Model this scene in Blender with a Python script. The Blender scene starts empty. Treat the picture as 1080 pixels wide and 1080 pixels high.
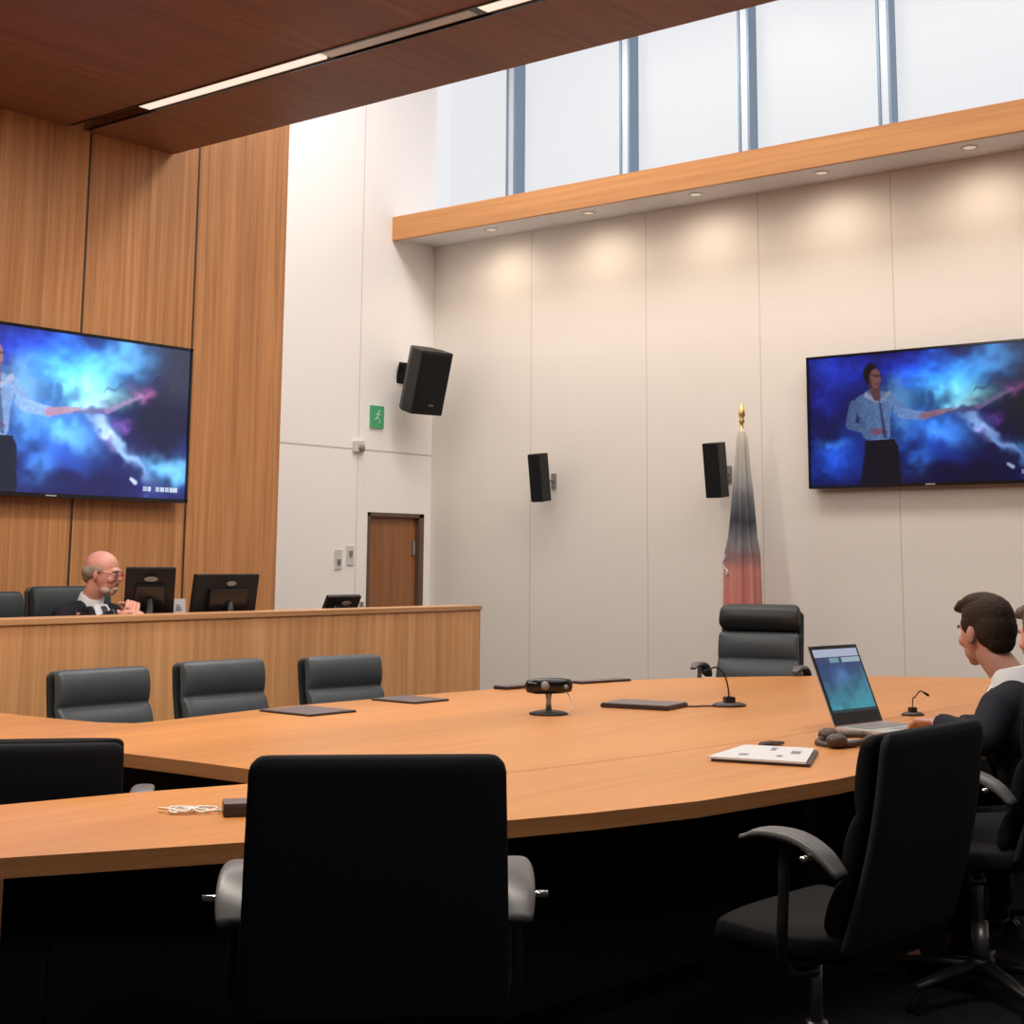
import bpy, bmesh, math, random
import numpy as np
from mathutils import Vector, Matrix, Euler
random.seed(4)
S = bpy.context.scene
COL = S.collection
PI = math.pi
R = math.radians

# ------------------------------------------------------------------ materials
def new_mat(name):
    m = bpy.data.materials.new(name); m.use_nodes = True
    nt = m.node_tree
    return m, nt, nt.nodes['Principled BSDF']

def plain(name, col, rough=0.5, metal=0.0, spec=0.5, bump=0.0, bscale=200, coat=0.0, emit=None, es=0.0, var=0.0, vscale=6):
    m, nt, b = new_mat(name)
    b.inputs['Base Color'].default_value = (*col, 1)
    b.inputs['Roughness'].default_value = rough
    b.inputs['Metallic'].default_value = metal
    b.inputs['Specular IOR Level'].default_value = spec
    b.inputs['Coat Weight'].default_value = coat
    tc = nt.nodes.new('ShaderNodeTexCoord')
    if bump:
        n = nt.nodes.new('ShaderNodeTexNoise'); n.inputs['Scale'].default_value = bscale; n.inputs['Detail'].default_value = 3
        bm_ = nt.nodes.new('ShaderNodeBump'); bm_.inputs['Strength'].default_value = bump; bm_.inputs['Distance'].default_value = 0.002
        nt.links.new(tc.outputs['Object'], n.inputs['Vector']); nt.links.new(n.outputs['Fac'], bm_.inputs['Height']); nt.links.new(bm_.outputs['Normal'], b.inputs['Normal'])
    if var:
        n = nt.nodes.new('ShaderNodeTexNoise'); n.inputs['Scale'].default_value = vscale; n.inputs['Detail'].default_value = 4
        rp = nt.nodes.new('ShaderNodeValToRGB')
        rp.color_ramp.elements[0].color = (*[c*(1-var) for c in col], 1); rp.color_ramp.elements[1].color = (*[min(1, c*(1+var)) for c in col], 1)
        rp.color_ramp.elements[0].position = .3; rp.color_ramp.elements[1].position = .7
        nt.links.new(tc.outputs['Object'], n.inputs['Vector']); nt.links.new(n.outputs['Fac'], rp.inputs['Fac']); nt.links.new(rp.outputs['Color'], b.inputs['Base Color'])
    if emit:
        b.inputs['Emission Color'].default_value = (*emit, 1); b.inputs['Emission Strength'].default_value = es
    return m

def seam_chain(nt, seams, coord):
    """returns a socket that is 1 on any seam line; seams = [(axis, position, half width)]"""
    sep = nt.nodes.new('ShaderNodeSeparateXYZ'); nt.links.new(coord, sep.inputs[0])
    last = None
    for ax, pos, hw in seams:
        c = nt.nodes.new('ShaderNodeMath'); c.operation = 'COMPARE'
        nt.links.new(sep.outputs['XYZ'.index(ax)], c.inputs[0]); c.inputs[1].default_value = pos; c.inputs[2].default_value = hw
        if last is None: last = c.outputs[0]
        else:
            mx = nt.nodes.new('ShaderNodeMath'); mx.operation = 'MAXIMUM'
            nt.links.new(last, mx.inputs[0]); nt.links.new(c.outputs[0], mx.inputs[1]); last = mx.outputs[0]
    return last

def wood(name, dark, light, grain=(26, 26, .7), rough=.4, seams=(), seamcol=(.06, .03, .015), spec=.4, contrast=(.3, .7), seamfac=1.0):
    m, nt, b = new_mat(name)
    tc = nt.nodes.new('ShaderNodeTexCoord')
    mp = nt.nodes.new('ShaderNodeMapping'); mp.inputs['Scale'].default_value = grain
    nt.links.new(tc.outputs['Object'], mp.inputs['Vector'])
    n1 = nt.nodes.new('ShaderNodeTexNoise'); n1.inputs['Scale'].default_value = 1; n1.inputs['Detail'].default_value = 6; n1.inputs['Roughness'].default_value = .65; n1.inputs['Distortion'].default_value = .6
    nt.links.new(mp.outputs[0], n1.inputs['Vector'])
    rp = nt.nodes.new('ShaderNodeValToRGB'); e = rp.color_ramp.elements
    e[0].position = contrast[0]; e[0].color = (*dark, 1); e[1].position = contrast[1]; e[1].color = (*light, 1)
    nt.links.new(n1.outputs['Fac'], rp.inputs['Fac'])
    out = rp.outputs['Color']
    # broad tone change from board to board
    n2 = nt.nodes.new('ShaderNodeTexNoise'); n2.inputs['Scale'].default_value = .12; n2.inputs['Detail'].default_value = 1
    nt.links.new(mp.outputs[0], n2.inputs['Vector'])
    mr = nt.nodes.new('ShaderNodeMapRange'); mr.inputs[1].default_value = .3; mr.inputs[2].default_value = .7; mr.inputs[3].default_value = .88; mr.inputs[4].default_value = 1.1
    nt.links.new(n2.outputs['Fac'], mr.inputs[0])
    vm = nt.nodes.new('ShaderNodeVectorMath'); vm.operation = 'SCALE'
    nt.links.new(out, vm.inputs[0]); nt.links.new(mr.outputs[0], vm.inputs['Scale']); out = vm.outputs[0]
    if seams:
        s = seam_chain(nt, seams, tc.outputs['Object'])
        if seamfac != 1.0:
            q = nt.nodes.new('ShaderNodeMath'); q.operation = 'MULTIPLY'; nt.links.new(s, q.inputs[0]); q.inputs[1].default_value = seamfac; s = q.outputs[0]
        mx = nt.nodes.new('ShaderNodeMix'); mx.data_type = 'RGBA'
        nt.links.new(s, mx.inputs['Factor']); nt.links.new(out, mx.inputs['A']); mx.inputs['B'].default_value = (*seamcol, 1)
        out = mx.outputs['Result']
    nt.links.new(out, b.inputs['Base Color'])
    b.inputs['Roughness'].default_value = rough; b.inputs['Specular IOR Level'].default_value = spec
    bp = nt.nodes.new('ShaderNodeBump'); bp.inputs['Strength'].default_value = .08; bp.inputs['Distance'].default_value = .002
    nt.links.new(n1.outputs['Fac'], bp.inputs['Height']); nt.links.new(bp.outputs[0], b.inputs['Normal'])
    return m

def panelled(name, col, seams, seamcol, rough=.7):
    m, nt, b = new_mat(name)
    tc = nt.nodes.new('ShaderNodeTexCoord')
    s = seam_chain(nt, seams, tc.outputs['Object'])
    mx = nt.nodes.new('ShaderNodeMix'); mx.data_type = 'RGBA'
    nt.links.new(s, mx.inputs['Factor']); mx.inputs['A'].default_value = (*col, 1); mx.inputs['B'].default_value = (*seamcol, 1)
    nt.links.new(mx.outputs['Result'], b.inputs['Base Color'])
    b.inputs['Roughness'].default_value = rough; b.inputs['Specular IOR Level'].default_value = .25
    n = nt.nodes.new('ShaderNodeTexNoise'); n.inputs['Scale'].default_value = 120
    bp = nt.nodes.new('ShaderNodeBump'); bp.inputs['Strength'].default_value = .05; bp.inputs['Distance'].default_value = .002
    nt.links.new(tc.outputs['Object'], n.inputs['Vector']); nt.links.new(n.outputs['Fac'], bp.inputs['Height']); nt.links.new(bp.outputs[0], b.inputs['Normal'])
    return m

WD, WL = (.35, .148, .052), (.62, .30, .122)
M = {}
M['wallwood'] = wood('wall wood', WD, WL, (22, 22, .5), .45, [('X', x, .009) for x in (3.79, 4.67, 5.55, 6.43)] + [('X', 2.91, .009), ('X', 2.03, .009)])
M['benchwood'] = wood('bench wood', (.58, .27, .11), (.82, .44, .20), (26, 26, .6), .45)
M['capwood'] = wood('cap wood', (.50, .25, .11), (.68, .38, .19), (.8, 26, 26), .35)
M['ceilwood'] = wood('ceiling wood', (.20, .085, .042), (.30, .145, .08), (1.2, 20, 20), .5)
M['fascia'] = wood('fascia wood', (.50, .215, .075), (.66, .32, .12), (24, .6, 24), .45)
M['tabletop'] = wood('table top wood', (.48, .195, .056), (.60, .265, .083), (.9, 16, 16), .38, spec=.35, contrast=(.25, .75))
M['shadededge'] = wood('shaded table wood', (.36, .15, .05), (.46, .21, .08), (2, 2, 60), .5)  # same wood as the top, with the edge's shade put into the colour
M['tableleg'] = wood('table leg wood', (.22, .10, .05), (.32, .15, .07), (22, 22, 1), .5)
M['door'] = wood('door wood', (.24, .095, .035), (.38, .165, .065), (24, 24, .7), .5)
M['endwall'] = panelled('end wall paint', (.93, .895, .885), [('Z', 2.42, .008), ('X', 9.55, .004)], (.58, .53, .50))
M['rightwall'] = panelled('right wall panel', (.80, .75, .70), [('Y', y, .005) for y in (-.1, 1.1, 2.3, 3.55, 4.76, 5.93, 7.04, 8.3)], (.62, .57, .52))
M['white'] = plain('white paint', (.78, .76, .74), .7)
M['soffit'] = plain('soffit white', (.78, .76, .76), .7)
M['frame'] = plain('window frame metal', (.20, .27, .36), .35, .6)
M['framelite'] = plain('window frame light', (.55, .62, .70), .35, .4)
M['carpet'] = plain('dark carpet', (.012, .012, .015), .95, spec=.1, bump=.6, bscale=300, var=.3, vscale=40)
M['rearwall'] = plain('rear wall', (.10, .085, .075), .8)
M['black_leather'] = plain('black leather', (.005, .005, .006), .65, spec=.10, bump=.15, bscale=350)
M['black_mesh'] = plain('black fabric back', (.012, .013, .018), .75, spec=.15, bump=.2, bscale=500)
M['grey_leather'] = plain('slate leather', (.055, .068, .080), .42, spec=.4, bump=.15, bscale=300, var=.1)
M['grey_leather_dark'] = plain('dark slate leather', (.014, .018, .020), .45, spec=.4, bump=.15, bscale=300)
M['bench_leather'] = plain('bench chair leather', (.022, .032, .034), .5, spec=.3, bump=.1)
M['plastic'] = plain('black plastic', (.009, .009, .010), .45, spec=.35)
M['armpad'] = plain('arm pad', (.10, .10, .105), .38, spec=.5)
M['gloss'] = plain('gloss black', (.006, .006, .008), .2, spec=.5)
M['chrome'] = plain('chrome', (.75, .76, .78), .18, 1.0)
M['steel'] = plain('brushed steel', (.42, .42, .43), .4, .9)
M['brass'] = plain('brass', (.80, .58, .22), .3, .9)
M['grille'] = plain('speaker grille', (.008, .008, .009), .7, spec=.2, bump=.6, bscale=260)
M['green'] = plain('green sign', (.06, .34, .15), .5, emit=(.05, .35, .14), es=.12)
M['signwhite'] = plain('sign white', (.55, .75, .60), .5)
M['paper'] = plain('paper', (.55, .55, .57), .7)
M['print'] = plain('printed ink', (.18, .19, .21), .7)
M['plate'] = plain('switch plate', (.66, .63, .60), .5)
M['greyplastic'] = plain('grey plastic', (.22, .21, .20), .5)
M['whiteplastic'] = plain('white plastic', (.72, .72, .72), .4)
M['silver'] = plain('laptop silver', (.55, .56, .57), .35, .5)
M['folder'] = plain('dark folder', (.035, .020, .022), .4, spec=.5)
M['foldertop'] = plain('folder top', (.12, .10, .11), .35, spec=.6)
M['cable'] = plain('brown cable', (.05, .03, .022), .5)
M['cablelight'] = plain('pale cable', (.75, .70, .66), .5)
M['skin'] = plain('skin', (.44, .22, .165), .55, var=.12, vscale=14)  # base colour darkened to stand in for the shade on a backlit face
M['skin_red'] = plain('ruddy skin', (.62, .29, .23), .5, var=.15, vscale=14)
M['hair_dark'] = plain('dark brown hair', (.030, .017, .011), .7, spec=.2, bump=.8, bscale=140)
M['hair_grey'] = plain('grey hair', (.30, .24, .20), .7, bump=.8, bscale=140)
M['hair_mid'] = plain('greying brown hair', (.10, .075, .062), .6, bump=.8, bscale=140)
M['beard'] = plain('white beard', (.50, .36, .29), .7, bump=.6, bscale=160)
M['eye'] = plain('eye white', (.7, .68, .66), .3)
M['iris'] = plain('iris', (.03, .02, .015), .3)
M['lip'] = plain('lip', (.42, .14, .12), .5)
M['suit_navy'] = plain('navy suit', (.010, .012, .020), .8, spec=.2, bump=.3, bscale=400)
M['suit_black'] = plain('dark suit', (.012, .012, .017), .8, spec=.2, bump=.3, bscale=400)
M['shirt'] = plain('white shirt', (.74, .75, .80), .7)
M['tie'] = plain('dark tie', (.03, .035, .06), .6)
M['shoe'] = plain('shoe', (.012, .009, .008), .35)
M['glasses'] = plain('red glasses', (.35, .05, .05), .3)
M['mullion_dark'] = M['frame']

# glass
def glass():
    m, nt, b = new_mat('window glass')
    for n in list(nt.nodes): nt.nodes.remove(n)
    o = nt.nodes.new('ShaderNodeOutputMaterial'); t = nt.nodes.new('ShaderNodeBsdfTransparent'); g = nt.nodes.new('ShaderNodeBsdfGlossy')
    t.inputs[0].default_value = (.98, .985, .99, 1); g.inputs['Roughness'].default_value = .35
    mx = nt.nodes.new('ShaderNodeMixShader'); mx.inputs[0].default_value = .03
    nt.links.new(t.outputs[0], mx.inputs[1]); nt.links.new(g.outputs[0], mx.inputs[2]); nt.links.new(mx.outputs[0], o.inputs[0])
    return m
M['glass'] = glass()
def emis(name, col, s):
    m, nt, b = new_mat(name)
    b.inputs['Base Color'].default_value = (*col, 1); b.inputs['Emission Color'].default_value = (*col, 1); b.inputs['Emission Strength'].default_value = s
    return m
M['strip_on'] = emis('strip diffuser', (1, .86, .72), .75)
M['strip_dim'] = plain('strip louvre', (.75, .72, .68), .35, .5)
M['lamp_lens'] = emis('downlight lens', (1, .9, .76), .3)
def screen_mat(name, strength):
    m, nt, b = new_mat(name)
    a = nt.nodes.new('ShaderNodeAttribute'); a.attribute_name = 'screen'
    b.inputs['Base Color'].default_value = (.005, .005, .006, 1); b.inputs['Roughness'].default_value = .25; b.inputs['Specular IOR Level'].default_value = .3
    nt.links.new(a.outputs['Color'], b.inputs['Emission Color']); b.inputs['Emission Strength'].default_value = strength
    return m

# ------------------------------------------------------------------ object helpers
def obj(name, bm_or_me, mat, parent=None, smooth=False, loc=None, rot=None):
    if isinstance(bm_or_me, bmesh.types.BMesh):
        me = bpy.data.meshes.new(name); bm_or_me.to_mesh(me); bm_or_me.free()
    else: me = bm_or_me
    if smooth:
        for p in me.polygons: p.use_smooth = True
    mats = mat if isinstance(mat, (list, tuple)) else [mat]
    for m in mats: me.materials.append(m)
    o = bpy.data.objects.new(name, me); COL.objects.link(o)
    if parent is not None: o.parent = parent
    if loc is not None: o.location = loc
    if rot is not None: o.rotation_euler = rot
    return o
def tag(o, label=None, cat=None, group=None, kind=None):
    if label: o['label'] = label
    if cat: o['category'] = cat
    if group: o['group'] = group
    if kind: o['kind'] = kind
    return o
def thing(name, label, cat, loc=(0, 0, 0), rz=0, group=None):
    o = bpy.data.objects.new(name, None); COL.objects.link(o); o.empty_display_size = .1
    o.location = loc; o.rotation_euler = (0, 0, rz)
    return tag(o, label, cat, group)
def copy_tree(o, parent=None):
    kids = list(o.children)
    c = o.copy(); COL.objects.link(c)
    if parent is not None: c.parent = parent
    for k in kids: copy_tree(k, c)
    return c

def box(bm, c, s, bev=0.0, mat=None, seg=2):
    """axis box, centre c, full size s, optional transform mat"""
    r = bmesh.ops.create_cube(bm, size=1.0)
    vs = r['verts']
    for v in vs: v.co = Vector((v.co.x*s[0]+c[0], v.co.y*s[1]+c[1], v.co.z*s[2]+c[2]))
    if bev:
        es = list({e for v in vs for e in v.link_edges})
        rr = bmesh.ops.bevel(bm, geom=es, offset=bev, segments=seg, profile=.6, affect='EDGES')
        vs = list({v for f in rr['faces'] for v in f.verts} | {v for v in vs if v.is_valid})
    if mat is not None:
        for v in vs: v.co = mat @ v.co
    return vs
def BX(c, s, bev=0.0, mat=None):
    bm = bmesh.new(); box(bm, c, s, bev, mat); return bm
def cyl(bm, p0, p1, r0, r1=None, n=24, caps=True):
    if r1 is None: r1 = r0
    p0, p1 = Vector(p0), Vector(p1); d = p1-p0; L = d.length
    q = Vector((0, 0, 1)).rotation_difference(d.normalized()).to_matrix().to_4x4()
    mtx = Matrix.Translation((p0+p1)/2) @ q
    bmesh.ops.create_cone(bm, cap_ends=caps, segments=n, radius1=r0, radius2=r1, depth=L, matrix=mtx)
def ell(bm, c, r, n=20, rot=None):
    mtx = Matrix.Translation(c) @ (rot.to_4x4() if rot is not None else Matrix()) @ Matrix.Diagonal((*r, 1))
    bmesh.ops.create_uvsphere(bm, u_segments=n, v_segments=max(8, n//2), radius=1, matrix=mtx)
def tube(bm, pts, rad, n=10, closed=False):
    pts = [Vector(p) for p in pts]; k = len(pts); rings = []
    up = Vector((0, 0, 1))
    for i, p in enumerate(pts):
        a = pts[max(i-1, 0)]; b = pts[min(i+1, k-1)]; t = (b-a).normalized()
        s = t.cross(up)
        if s.length < 1e-3: s = t.cross(Vector((0, 1, 0)))
        s.normalize(); u = s.cross(t)
        r = rad[i] if isinstance(rad, (list, tuple)) else rad
        rings.append([bm.verts.new(p+(s*math.cos(2*PI*j/n)+u*math.sin(2*PI*j/n))*r) for j in range(n)])
    for i in range(k-1):
        for j in range(n):
            bm.faces.new((rings[i][j], rings[i][(j+1) % n], rings[i+1][(j+1) % n], rings[i+1][j]))
    bm.faces.new(rings[0][::-1]); bm.faces.new(rings[-1])
def lathe(bm, prof, n=32, c=(0, 0, 0)):
    rings = []
    for r, z in prof:
        rings.append([bm.verts.new((c[0]+max(r, 1e-4)*math.cos(2*PI*j/n), c[1]+max(r, 1e-4)*math.sin(2*PI*j/n), c[2]+z)) for j in range(n)])
    for i in range(len(rings)-1):
        for j in range(n): bm.faces.new((rings[i][j], rings[i][(j+1) % n], rings[i+1][(j+1) % n], rings[i+1][j]))
    bm.faces.new(rings[0][::-1]); bm.faces.new(rings[-1])
def prism(bm, poly, z0, z1):
    a = [bm.verts.new((x, y, z0)) for x, y in poly]; b = [bm.verts.new((x, y, z1)) for x, y in poly]
    bm.faces.new(a[::-1]); bm.faces.new(b); n = len(poly)
    for i in range(n): bm.faces.new((a[i], a[(i+1) % n], b[(i+1) % n], b[i]))
    bmesh.ops.recalc_face_normals(bm, faces=bm.faces)
def loft(bm, secs, n=32, ex=4.0):
    """secs: (centre, half width vector, half thickness vector front, half thickness back scale)"""
    rings = []
    for c, wv, tv in secs:
        ring = []
        for j in range(n):
            a = 2*PI*j/n; ca, sa = math.cos(a), math.sin(a)
            u = math.copysign(abs(ca)**(2/ex), ca); v = math.copysign(abs(sa)**(2/ex), sa)
            ring.append(bm.verts.new(Vector(c)+Vector(wv)*u+Vector(tv)*v))
        rings.append(ring)
    for i in range(len(rings)-1):
        for j in range(n): bm.faces.new((rings[i][j], rings[i][(j+1) % n], rings[i+1][(j+1) % n], rings[i+1][j]))
    bm.faces.new(rings[0][::-1]); bm.faces.new(rings[-1])
    bmesh.ops.recalc_face_normals(bm, faces=bm.faces)
def struct(name, bm, mat, parent=None):
    o = obj(name, bm, mat, parent)
    if parent is None: tag(o, kind='structure')
    return o
def spline(pts, n):
    """Catmull-Rom through pts"""
    pts = [Vector(p) for p in pts]; P = [2*pts[0]-pts[1]]+pts+[2*pts[-1]-pts[-2]]; out = []
    for i in range(1, len(P)-2):
        for k in range(n):
            t = k/n; a, b, c, d = P[i-1:i+3]
            out.append(.5*((2*b)+(c-a)*t+(2*a-5*b+4*c-d)*t*t+(-a+3*b-3*c+d)*t**3))
    out.append(pts[-1]); return out

# ------------------------------------------------------------------ room shell
XR, YE, YW, XW, ZC, XC, ZT = 10.535, 9.5, 8.0, 7.25, 4.153, 6.2, 6.7
XL, YN = -3.0, -4.0
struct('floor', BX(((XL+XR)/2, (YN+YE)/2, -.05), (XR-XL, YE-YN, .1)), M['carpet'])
struct('wall_back', BX(((XL+XW)/2, YW+.06, ZT/2), (XW-XL, .12, ZT)), M['wallwood'])
struct('wall_return', BX((XW-.06, (YW+.12+YE)/2, ZT/2), (.12, YE-YW-.12, ZT)), M['white'])
DX0, DX1, DZ = 9.69, 10.44, 1.865
bm = bmesh.new()
box(bm, ((XW+DX0)/2, YE+.1, ZT/2), (DX0-XW, .2, ZT)); box(bm, ((DX1+XR)/2, YE+.1, ZT/2), (XR-DX1, .2, ZT)); box(bm, ((DX0+DX1)/2, YE+.1, (ZT+DZ)/2), (DX1-DX0, .2, ZT-DZ))
struct('wall_end', bm, M['endwall'])
struct('wall_right', BX((XR+.1, (YN+YE+.2)/2, 4.58/2), (.2, YE+.2-YN, 4.58)), M['rightwall'])
bm = bmesh.new(); box(bm, (XR+.1, (YN+YE)/2, ZT-.05), (.2, YE-YN, .1)); box(bm, (XR+.1, YN+.5, 5.6), (.2, 1, 2.1))
struct('wall_upper', bm, M['white'])
struct('wall_left', BX((XL-.06, (YN+YE)/2, ZT/2), (.12, YE-YN, ZT)), M['rearwall'])
struct('wall_rear', BX(((XL+XR)/2, YN-.06, ZT/2), (XR-XL+.24, .12, ZT)), M['rearwall'])
SX0, SX1 = 5.37, 5.49     # slot for the strip light
bm = bmesh.new()
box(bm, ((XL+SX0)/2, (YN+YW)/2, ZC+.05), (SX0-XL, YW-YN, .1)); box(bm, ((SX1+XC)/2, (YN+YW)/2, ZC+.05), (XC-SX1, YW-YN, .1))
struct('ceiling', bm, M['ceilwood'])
struct('ceiling_fascia', BX((XC-.03, (YN+YW)/2, (ZC+.1+ZT)/2), (.06, YW-YN, ZT-ZC-.1)), M['white'])
struct('ceiling_upper', BX(((XC+XR)/2, (YN+YE)/2, ZT+.05), (XR-XC+.4, YE-YN, .1)), M['white'])
struct('trim_1', BX((9.955, (YN+YE)/2, 4.52), (.04, YE-YN, .225)), M['fascia'])
struct('trim_2', BX(((9.975+XR)/2, (YN+YE)/2, 4.52), (XR-9.975, YE-YN, .15)), M['soffit'])
# clerestory: one window per bay
ms = [9.45, 8.54, 7.24, 6.03, 4.77, 3.5, 2.25, 1.0, -.25, -1.5, -2.75]
for i in range(len(ms)-1):
    y1, y0 = ms[i], ms[i+1]
    w = struct('window_%d' % (i+1), BX((XR+.12, (y0+y1)/2, 5.61), (.012, y1-y0-.06, 2.06)), M['glass'])
    bm = bmesh.new(); box(bm, (XR+.08, y0, 5.62), (.16, .05, 2.08)); box(bm, (XR-.015, y0-.045, 5.62), (.03, .022, 2.08)); box(bm, (XR-.015, y0+.045, 5.62), (.03, .022, 2.08))
    struct('mullion', bm, M['frame'], w)
    struct('mullion_cover', BX((XR-.01, y0, 5.62), (.02, .066, 2.08)), M['framelite'], w)
    struct('sill_frame', BX((XR+.08, (y0+y1)/2, 4.61), (.12, y1-y0-.05, .05)), M['framelite'], w)
# door
d = struct('door_1', BX(((DX0+DX1)/2, YE+.07, DZ/2-.002), (DX1-DX0-.05, .045, DZ-.03)), M['door'])
bm = bmesh.new(); fr = .035
box(bm, (DX0+fr/2, YE+.07, DZ/2), (fr, .15, DZ)); box(bm, (DX1-fr*.9, YE+.07, DZ/2), (fr*1.8, .15, DZ)); box(bm, ((DX0+DX1)/2, YE+.07, DZ-fr/2), (DX1-DX0, .15, fr))
struct('door_frame', bm, plain('door frame', (.12, .07, .045), .5), d)
bm = bmesh.new(); box(bm, (DX1-.1, YE+.035, 1.55), (.03, .03, .13), .004); cyl(bm, (DX1-.1, YE+.02, 1.0), (DX1-.1, YE-.03, 1.0), .01); box(bm, (DX1-.15, YE-.03, 1.0), (.13, .018, .02), .005)
struct('door_handle', bm, M['steel'], d)
# raised floor behind the bench
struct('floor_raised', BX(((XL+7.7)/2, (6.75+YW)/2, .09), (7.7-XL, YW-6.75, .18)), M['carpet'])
struct('baseboard_right', BX((XR-.006, (YN+YE)/2, .05), (.012, YE-YN-.02, .1)), plain('base trim', (.05, .04, .035), .6))
struct('baseboard_end', BX(((XW+DX0)/2, YE-.006, .05), (DX0-XW-.02, .012, .1)), plain('base trim end', (.05, .04, .035), .6))

# strip light in the ceiling slot
t = thing('strip_light', 'long linear light recessed in a slot of the brown wooden ceiling', 'ceiling light', (0, 0, ZC))
bm = bmesh.new()
for x in (SX0-.006, SX1+.006): box(bm, (x, 2.0, .0), (.012, 11.9, .012))
obj('trim_rail', bm, M['gloss'], t)
obj('housing', BX(((SX0+SX1)/2, 2.0, .095), (SX1-SX0, 11.9, .01)), M['plastic'], t)
for y0, y1, k in ((5.75, 7.3, 'strip_on'), (4.66, 5.72, 'strip_dim'), (1.2, 4.60, 'strip_on'), (-3.5, 1.15, 'strip_dim')):
    obj('diffuser' if k == 'strip_on' else 'louvre', BX(((SX0+SX1)/2, (y0+y1)/2, .012), (.078, y1-y0, .02)), M[k], t)
obj('junction_plate', BX(((SX0+SX1)/2, 4.63, .012), (.09, .05, .02)), M['gloss'], t)
# downlights under the ledge
DLY = [8.55, 7.45, 6.35, 5.2, 4.0, 2.8]
for i, y in enumerate(DLY):
    lab = ['recessed downlight under the ledge, nearest the room corner', 'recessed downlight under the ledge, second from the room corner', 'recessed downlight under the ledge, third from the room corner', 'recessed downlight under the ledge, above the big wall screen\'s left edge', 'recessed downlight under the ledge, above the middle of the right wall screen', 'recessed downlight under the ledge, nearest the camera'][i]
    t = thing('recessed_downlight', lab, 'ceiling light', (10.25, y, 4.445), 0, 'downlights under the ledge')
    bm = bmesh.new(); lathe(bm, [(.052, -.002), (.062, -.008), (.062, 0), (.045, 0)], 28); obj('bezel', bm, M['plate'], t, True)
    bm = bmesh.new(); lathe(bm, [(.045, -.004), (.02, -.006), (.0, -.0065)], 28); obj('lens', bm, M['lamp_lens'], t, True)

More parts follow.
